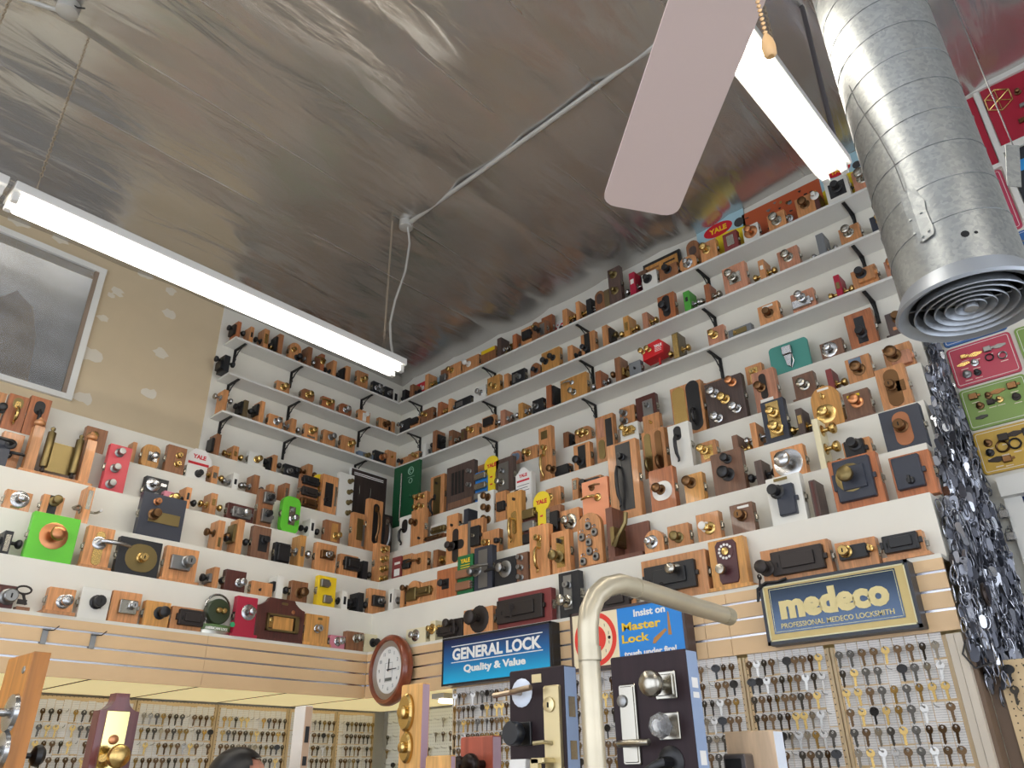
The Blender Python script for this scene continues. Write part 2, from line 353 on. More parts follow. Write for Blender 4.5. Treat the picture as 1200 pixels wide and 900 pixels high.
# ------------------------------------------------------------------ lock displays
SHN = {'A': 'top bracket shelf', 'B': 'middle bracket shelf', 'C': 'lowest bracket shelf', '0': 'bottom ledge', '1': 'second ledge', '2': 'third ledge', '3': 'fourth ledge', '4': 'fifth ledge', '5': 'top ledge'}
def front(side, k): return SHF if k in 'ABC' else TA[int(k)]
def zed(k): return SHZ[k] if k in 'ABC' else TZ[int(k)]
def place(side, k, u, off, zc):
    a = front(side, k) + off
    lo, hi = (-3.2, 1.0) if side == 'L' else (-1.0, 4.6)
    for _ in range(50):
        mm = (lo + hi) / 2
        if (pr(-a, mm, zc)[0] if side == 'L' else pr(mm, a, zc)[0]) < u: lo = mm
        else: hi = mm
    return (-a, lo) if side == 'L' else (lo, a)
ORD = 'first second third fourth fifth sixth seventh eighth ninth tenth eleventh twelfth thirteenth fourteenth fifteenth sixteenth seventeenth eighteenth nineteenth twentieth twenty-first twenty-second twenty-third twenty-fourth twenty-fifth twenty-sixth twenty-seventh twenty-eighth twenty-ninth thirtieth'.split()
# hardware
def rose_f(r, t=.007): return lambda mb: mb.lathe([(r * .98, 0), (r, t * .4), (r * .8, t), (r * .45, t * 1.15)], 16)
def knob_f(s): return lambda mb: mb.lathe([(.011 * s, 0), (.010 * s, .024 * s), (.016 * s, .03 * s), (.025 * s, .038 * s), (.0275 * s, .048 * s), (.025 * s, .057 * s), (.016 * s, .062 * s), (.006 * s, .063 * s)], 14)
def cyl_f(s): return lambda mb: mb.lathe([(.024 * s, 0), (.024 * s, .006 * s), (.0185 * s, .009 * s), (.0195 * s, .036 * s), (.017 * s, .039 * s), (.01 * s, .039 * s)], 14)
def drum_f(s): return lambda mb: mb.lathe([(.012 * s, 0), (.012 * s, .02 * s), (.024 * s, .022 * s), (.026 * s, .05 * s), (.023 * s, .056 * s), (.012 * s, .057 * s)], 16)
def hole_f(s): return lambda mb: mb.box(-.0022 * s, .0022 * s, -.0012, .001, -.008 * s, .006 * s)
def lev_f(s, d): return lambda mb: mb.tube([(0, 0, 0), (0, -.036 * s, 0), (d * .012 * s, -.042 * s, 0), (d * .06 * s, -.044 * s, .002), (d * .105 * s, -.036 * s, -.002)], [.009 * s, .009 * s, .0095 * s, .0085 * s, .006 * s], 8)
def pull_f(L): return lambda mb: mb.tube([(0, 0, 0), (0, -.03, -.005), (.0, -.045, -L * .22), (0, -.047, -L * .5), (0, -.04, -L * .75), (0, -.018, -L * .9), (0, -.02, -L * 1.0), (0, -.03, -L * 1.04)], [.008, .009, .012, .0125, .011, .008, .007, .005], 8)
def turn_f(s): return lambda mb: (mb.lathe([(.015 * s, 0), (.014 * s, .01 * s), (.008 * s, .012 * s)], 12), mb.box(-.004 * s, .004 * s, -.03 * s, -.008 * s, -.014 * s, .014 * s))
def key_f(s=1.):
    def f(mb):
        n = 12; ro, ri = .0115 * s, .004 * s
        for z0, z1 in ((0, 0),):
            vs = []
            for y in (-.001, .001):
                for r in (ro, ri):
                    vs += [(r * math.cos(2 * PI * i / n) * (1 if r == ri else 1.05), y, r * math.sin(2 * PI * i / n) + (.004 * s if r == ri else 0)) for i in range(n)]
            fs = []
            for i in range(n):
                j = (i + 1) % n
                fs += [(i, j, n + j, n + i), (2 * n + i, 3 * n + i, 3 * n + j, 2 * n + j), (i, 2 * n + i, 2 * n + j, j), (n + i, n + j, 3 * n + j, 3 * n + i)]
            mb.add(vs, fs)
        mb.prism([(-.0042 * s, -.009 * s), (-.0042 * s, -.036 * s), (-.001 * s, -.04 * s), (.0022 * s, -.036 * s), (.0042 * s, -.032 * s), (.0028 * s, -.028 * s), (.0042 * s, -.024 * s), (.0026 * s, -.02 * s), (.0042 * s, -.016 * s), (.0042 * s, -.009 * s)], -.001, .001)
    return f
def Rz(a): return (0, 0, a)
TN = dict(k='knob', K='knob', c='lock cylinder', l='lever', r='lever', p='plate', o='oval plate', b='rim lock', h='pull handle', t='thumb turn', E='knobs', S='knob', d='drum knob', q='square rose knob', n='label')
def hardware(root, tk, w, h, T, edge, D):
    kind, rest = tk.split('.', 1)
    colr, _, at = rest.partition('@'); at = at or '.5,.5'
    sc = 1.
    if '*' in at: at, sc_ = at.split('*'); sc = float(sc_)
    a = [float(x) for x in at.split(',')]
    if len(a) == 1: a = [.5, a[0]]
    mt = M(colr) if colr in METAL else (W(colr) if kind != 'X' else None)
    X = (a[0] - .5) * w; Z = a[1] * h; y = 0.; rot = (0, 0, 0)
    P = lambda n, key, fn, m_, loc, rt=rot: cobj(key, n, fn, m_, root, loc, rt)
    yy = 0. if kind in 'bpo' else -LIFT[0]
    vis = -1 if abs(root.rotation_euler[2]) > 1 else 1
    if edge and kind in 'ES':
        for s_ in ((-1, 1) if kind == 'E' else (vis,)):
            rt = (0, 0, s_ * PI / 2)
            px_ = s_ * T / 2
            P('rosette', ('rose', .027 * sc), rose_f(.027 * sc), mt, (px_, D * .42, Z), rt)
            P('knob', ('knob', sc), knob_f(sc * .95), mt, (px_ + s_ * .004, D * .42, Z), rt)
        return
    if kind == 'L':
        for s_ in (-1, 1):
            px_ = s_ * T / 2
            P('rosette', ('rose', .024), rose_f(.024), mt, (px_, D * .4, Z), (0, 0, s_ * PI / 2))
            P('lever_handle', ('levs', s_), lambda mb: mb.tube([(0, 0, 0), (s_ * .04, 0, 0), (s_ * .05, -.02, 0), (s_ * .048, -.085, -.004), (s_ * .04, -.1, -.006)], .008, 7), mt, (px_, D * .4, Z))
    elif kind == 'X':
        SPECIAL[rest.split('@')[0]](root, w, h, None)
    elif kind == 'k' or kind == 'K' or kind == 'q':
        if kind == 'q': P('square_rosette', ('sq', sc), lambda mb: mb.box(-.034 * sc, .034 * sc, -.006, 0, -.034 * sc, .034 * sc, .0015), mt, (X, yy, Z))
        else:
            r_ = (.05 if kind == 'K' else .031) * sc
            P('rosette', ('rose', round(r_, 4)), rose_f(r_), mt, (X, yy, Z))
        kn = P('knob', ('knob', sc), knob_f(sc), mt, (X, yy - .004, Z))
    elif kind == 'd':
        P('rosette', ('rose', round(.034 * sc, 4)), rose_f(.034 * sc), mt, (X, yy, Z)); P('knob', ('drum', sc), drum_f(sc), mt, (X, yy - .004, Z))
    elif kind == 'c':
        kn = P('lock_cylinder', ('cyl', sc), cyl_f(sc), mt, (X, yy, Z))
        cobj(('hole', sc), 'keyhole', hole_f(sc), HOLE, kn, (0, -.039 * sc, 0))
    elif kind in 'lr':
        P('rosette', ('rose', round(.027 * sc, 4)), rose_f(.027 * sc), mt, (X, yy, Z))
        P('lever_handle', ('lev', kind, sc), lev_f(sc, -1 if kind == 'l' else 1), mt, (X, yy - .004, Z))
    elif kind == 't': P('thumb_turn', ('turn', sc), turn_f(sc), mt, (X, yy, Z))
    elif kind in 'pon':
        pw, ph = (a[2] * w, a[3] * h); th = .0035 if kind != 'n' else .0015
        mb = MB(); n_ = dict(p='face_plate', o='escutcheon_plate', n='name_plate')[kind]
        if edge: pw = a[2] * T; X = (a[0] - .5) * T
        if kind == 'o': mb.prism(rrect(X - pw / 2, X + pw / 2, Z - ph / 2, Z + ph / 2, min(pw, ph) * .48, 5), -th, 0, .001)
        else: mb.box(X - pw / 2, X + pw / 2, -th, 0, Z - ph / 2, Z + ph / 2, min(.001, th / 2))
        obj(n_, mb, mt, root, (0, yy, 0))
    elif kind == 'b':
        pw, ph = a[2] * w, a[3] * h; th = .026
        if edge:
            x0, x1 = sorted((vis * T / 2, vis * (T / 2 + .022)))
            obj('rim_lock_case', MB().box(x0, x1, .012, D - .01, Z - ph / 2, Z + ph / 2, .003), mt, root); return
        mb = MB().box(X - pw / 2, X + pw / 2, -th, 0, Z - ph / 2, Z + ph / 2, .004)
        case = obj('rim_lock_case', mb, mt, root, (0, yy, 0))
        if pw > .13:
            obj('raised_panel', MB().box(X - pw * .3, X + pw * .34, -th - .012, -th, Z - ph * .26, Z + ph * .3, .003), mt, case)
            cobj(('hole', 1.6), 'keyhole', hole_f(1.6), HOLE, case, (X - pw * .38, -th - .001, Z - ph * .05))
            obj('latch_nub', MB().box(X - pw / 2 - .014, X - pw / 2 + .001, -.02, -.004, Z - ph * .2, Z + ph * .2, .002), mt, case)
        for sx in (-1, 1):
            for sz in (-1, 1):
                cobj(('screw',), 'screw', lambda mb: mb.lathe([(.0045, 0), (.004, .002)], 8), mt, case, (X + sx * (pw / 2 - .011), -th, Z + sz * (ph / 2 - .011)))
        cobj(('bolt',), 'bolt', lambda mb: mb.box(0, .016, -.018, -.006, -.012, .012, .001), mt, case, (X + pw / 2 - .001, 0, Z))
    elif kind == 'h':
        L = a[2] * h
        mb = MB().prism(rrect(X - .017, X + .017, Z - .02, Z + .035, .016), -.004, 0, .001); obj('handle_plate', mb, mt, root, (0, yy, 0))
        P('pull_handle', ('pull', round(L, 3)), pull_f(L), mt, (X, yy, Z - .01))
    elif kind == 'y':
        P('key', ('key', sc), key_f(sc * .8), mt, (X + .004, yy - .045, Z - .012), (0, .12, PI / 2.5))
    elif kind == 's':
        mb = MB()
        for i in range(int(a[2])):
            mb.box(X + (i - (a[2] - 1) / 2) * w * .125 - w * .04, X + (i - (a[2] - 1) / 2) * w * .125 + w * .04, -.004, 0, Z - .16 * h, Z + .34 * h)
        obj('slotted_grille', mb, mt, root, (0, yy, 0))
LIFT = [0.]
ITEMS = []
def parse(block):
    for ln in block.strip().split('\n'):
        ln = ln.strip()
        if not ln or ln[0] == '#': continue
        body, _, look = ln.partition('|')
        t = body.split()
        it = dict(sh=t[0], u=float(t[1]), w=float(t[2]), h=float(t[3]), shape=t[4], wood=t[5], hw=[], off=None, rz=0., look=look.strip())
        for x in t[6:]:
            if x.startswith('off='): it['off'] = float(x[4:])
            elif x.startswith('rz='): it['rz'] = float(x[3:]) * PI / 180
            else: it['hw'].append(x)
        ITEMS.append(it)
def slope(side, k, u):
    return {'L': .29, 'R': -.29}[side] if k not in 'ABC' else {'L': .41, 'R': -.44}[side]
def metres(it):
    side, k = it['sh']; z = zed(k); u = it['u']
    off = it['off'] if it['off'] is not None else (.03 if k not in 'ABC0' else .012)
    sl = abs(slope(side, k, u)) * (1 if k in 'ABC' or int(k) > 2 else .65)
    hp = it['h'] * 1.02 - (.62 * sl * it['w'] if it['shape'][0] != 'e' else it['h'] * .02)
    zc = z + .08
    for _ in range(3):
        x, y = place(side, k, u, off, zc)
        v0 = (pr(x + off, y, z) if side == 'L' else pr(x, y - off, z))[1] + (3 if k not in 'ABC' else 2)
        lo, hi = 0.02, 1.2
        for _ in range(30):
            mm = (lo + hi) / 2
            if v0 - pr(x, y, z + mm)[1] < hp: lo = mm
            else: hi = mm
        H = lo; zc = z + H / 2
    du = (pr(x, y + .05, zc)[0] - pr(x, y - .05, zc)[0]) if side == 'L' else (pr(x + .05, y, zc)[0] - pr(x - .05, y, zc)[0])
    Wm = it['w'] * .1 / du
    return x, y, z, Wm, H
def look_of(it):
    if it['look']: return it['look']
    nm = Wn(it['wood'])
    hs = []
    for tk in it['hw']:
        kd = tk.split('.')[0]; cl = tk.split('.')[1].split('@')[0]
        if kd in TN and kd not in ('p', 'n', 'o'):
            cn = (METAL.get(cl) or PAINT.get(cl) or WOODS.get(cl))[0]
            hs.append((kd, cn))
    if not hs:
        hs = [(tk.split('.')[0], '') for tk in it['hw'] if tk.split('.')[0] in ('p', 'o')]
    kd, cn = (hs or [('', '')])[0]
    n_same = sum(1 for q in hs if q[0] in 'kKdqc' and kd in 'kKdqc')
    hwn = TN.get(kd, '')
    if n_same > 1: hwn += 's'
    shp = dict(r='block', a='arched block', e='upright block', b='block', s='rounded block')[it['shape'][0]]
    nm = nm.replace(' wooden', ' wood')
    return '%s %s%s' % (nm, shp, (' with %s %s' % (cn, hwn)).replace('  ', ' ') if hwn else '')
SPECIAL = {}
def build_items():
    rows = {}
    for it in ITEMS: it['m'] = metres(it); rows.setdefault(it['sh'], []).append(it)
    for sh, L in rows.items():
        key = (lambda i: -i['m'][1]) if sh[0] == 'L' else (lambda i: i['m'][0])
        L.sort(key=key)
        for n, it in enumerate(L):
            side = 'left' if sh[0] == 'L' else 'right'
            place_w = '%s %s' % (side, SHN[sh[1]])
            if n < len(L) / 2 + .5 or n == len(L): o_ = ORD[n] + ' from corner'
            else: o_ = (ORD[len(L) - 1 - n] + ' from far end') if sh[0] == 'R' else (ORD[len(L) - 1 - n] + ' from left end')
            it['label'] = '%s, %s, %s' % (look_of(it), o_, place_w)
            for cut in (' wood', ' upright', ' dark', ' rounded', ' bracket'):
                if len(it['label'].split()) > 16: it['label'] = it['label'].replace(cut, '', 1)
            words = it['label'].split()
            if len(words) > 16: print('LONG', len(words), it['label'])
        M_ = [it for it in L if it['shape'][0] != 'X']
        half = lambda i: (min(.05, max(.03, i['m'][3] * .42)) if i['shape'][0] == 'e' else i['m'][3] * .95 * (1.2 if i['shape'][0] == 'b' else 1)) / 2
        for a_ in range(len(M_)):
            for b_ in range(a_ + 1, min(a_ + 4, len(M_))):
                p_, q_ = M_[a_], M_[b_]; ax = 1 if sh[0] == 'L' else 0
                oa = p_['off'] if p_['off'] is not None else .03; ob = q_['off'] if q_['off'] is not None else .03
                if abs(oa - ob) > .045: continue
                ov = half(p_) + half(q_) + .002 - abs(p_['m'][ax] - q_['m'][ax])
                if ov > 0:
                    sg = 1 if q_['m'][ax] > p_['m'][ax] else -1
                    for it_, s_ in ((p_, -sg), (q_, sg)):
                        mm = list(it_['m']); mm[ax] += s_ * ov * .3
                        if it_['shape'][0] != 'e': mm[3] = max(mm[3] * .6, mm[3] - ov * .55)
                        it_['m'] = tuple(mm)
    for it in ITEMS: one(it)
CATS = {}
def one(it):
    x, y, z, w, h = it['m']; side, k = it['sh']
    rz = (PI / 2 if side == 'L' else 0) + it['rz']
    shp = it['shape']
    if shp[0] == 'X':
        nm, cat = SPNAME[it['wood']]
        t = thing(nm, it['label'], cat, (x, y, z), rz, it.get('group'))
        SPECIAL[it['wood']](t, w, h, it); return
    t = thing('lock_display', it['label'], 'lock display', (x, y, z), rz, 'mounted locks on the ' + ('left ' if side == 'L' else 'right ') + SHN[k])
    body(t, shp, it['wood'], it['hw'], w, h, maxd=(1.015 - front(side, k) if k in 'ABC5' else TA[int(k) + 1] - TA[int(k)]) - (it['off'] if it['off'] is not None else (.03 if k not in 'ABC0' else .012)) - .004)
def body(t, shp, wood, hw, w, h, maxd=.19, T=None):
    LIFT[0] = 0.
    edge = shp[0] == 'e'
    D = min(.1, maxd)
    T = T or min(.045, maxd)
    wm = W(wood)
    if edge:
        T_ = min(.05, max(.03, w * .42)); D = min(.11, maxd)
        obj('mounting_block', MB().box(-T_ / 2, T_ / 2, 0, D, 0, h, .002), wm, t)
        for tk in hw: hardware(t, tk, T_, h, T_, True, D)
        return
    w *= .95
    if shp[0] == 'b':
        obj('base_plinth', MB().box(-w * .6, w * .6, -.02, min(.1, maxd), 0, .018, .002), wm, t); z0 = .018
    else: z0 = 0
    mb = MB()
    if shp[0] == 'a': mb.prism([(px_, pz_ + z0) for px_, pz_ in archp(w, h - z0)] if h - z0 > w else rrect(-w / 2, w / 2, z0, h, min(w, h) * .3), 0, T, .002)
    elif shp[0] == 's': mb.prism(rrect(-w / 2, w / 2, z0, h, min(w, h - z0) * .35), 0, T, .002)
    else: mb.box(-w / 2, w / 2, 0, T, z0, h, .002)
    obj('mounting_block', mb, wm, t)
    # latch showing on the block's side
    if h > .08 and len(hw) and not any(q[0] in 'Xs' for q in hw):
        s_ = -1 if abs(t.rotation_euler[2]) > 1 else 1
        cobj(('latch', round(T, 3), s_), 'latch_bolt', lambda mb: mb.box(0, s_ * .012, T * .3, T * .7, -.012, .012, .001).box(0, s_ * .002, T * .2, T * .8, -.026, .026), M('gl'), t, (s_ * w / 2, 0, h * .5))
    for tk in hw:
        hardware(t, tk, w, h, T, False, D)
        if tk[0] in 'p' : LIFT[0] = .003
        if tk[0] == 'b': LIFT[0] = .026
    LIFT[0] = 0.
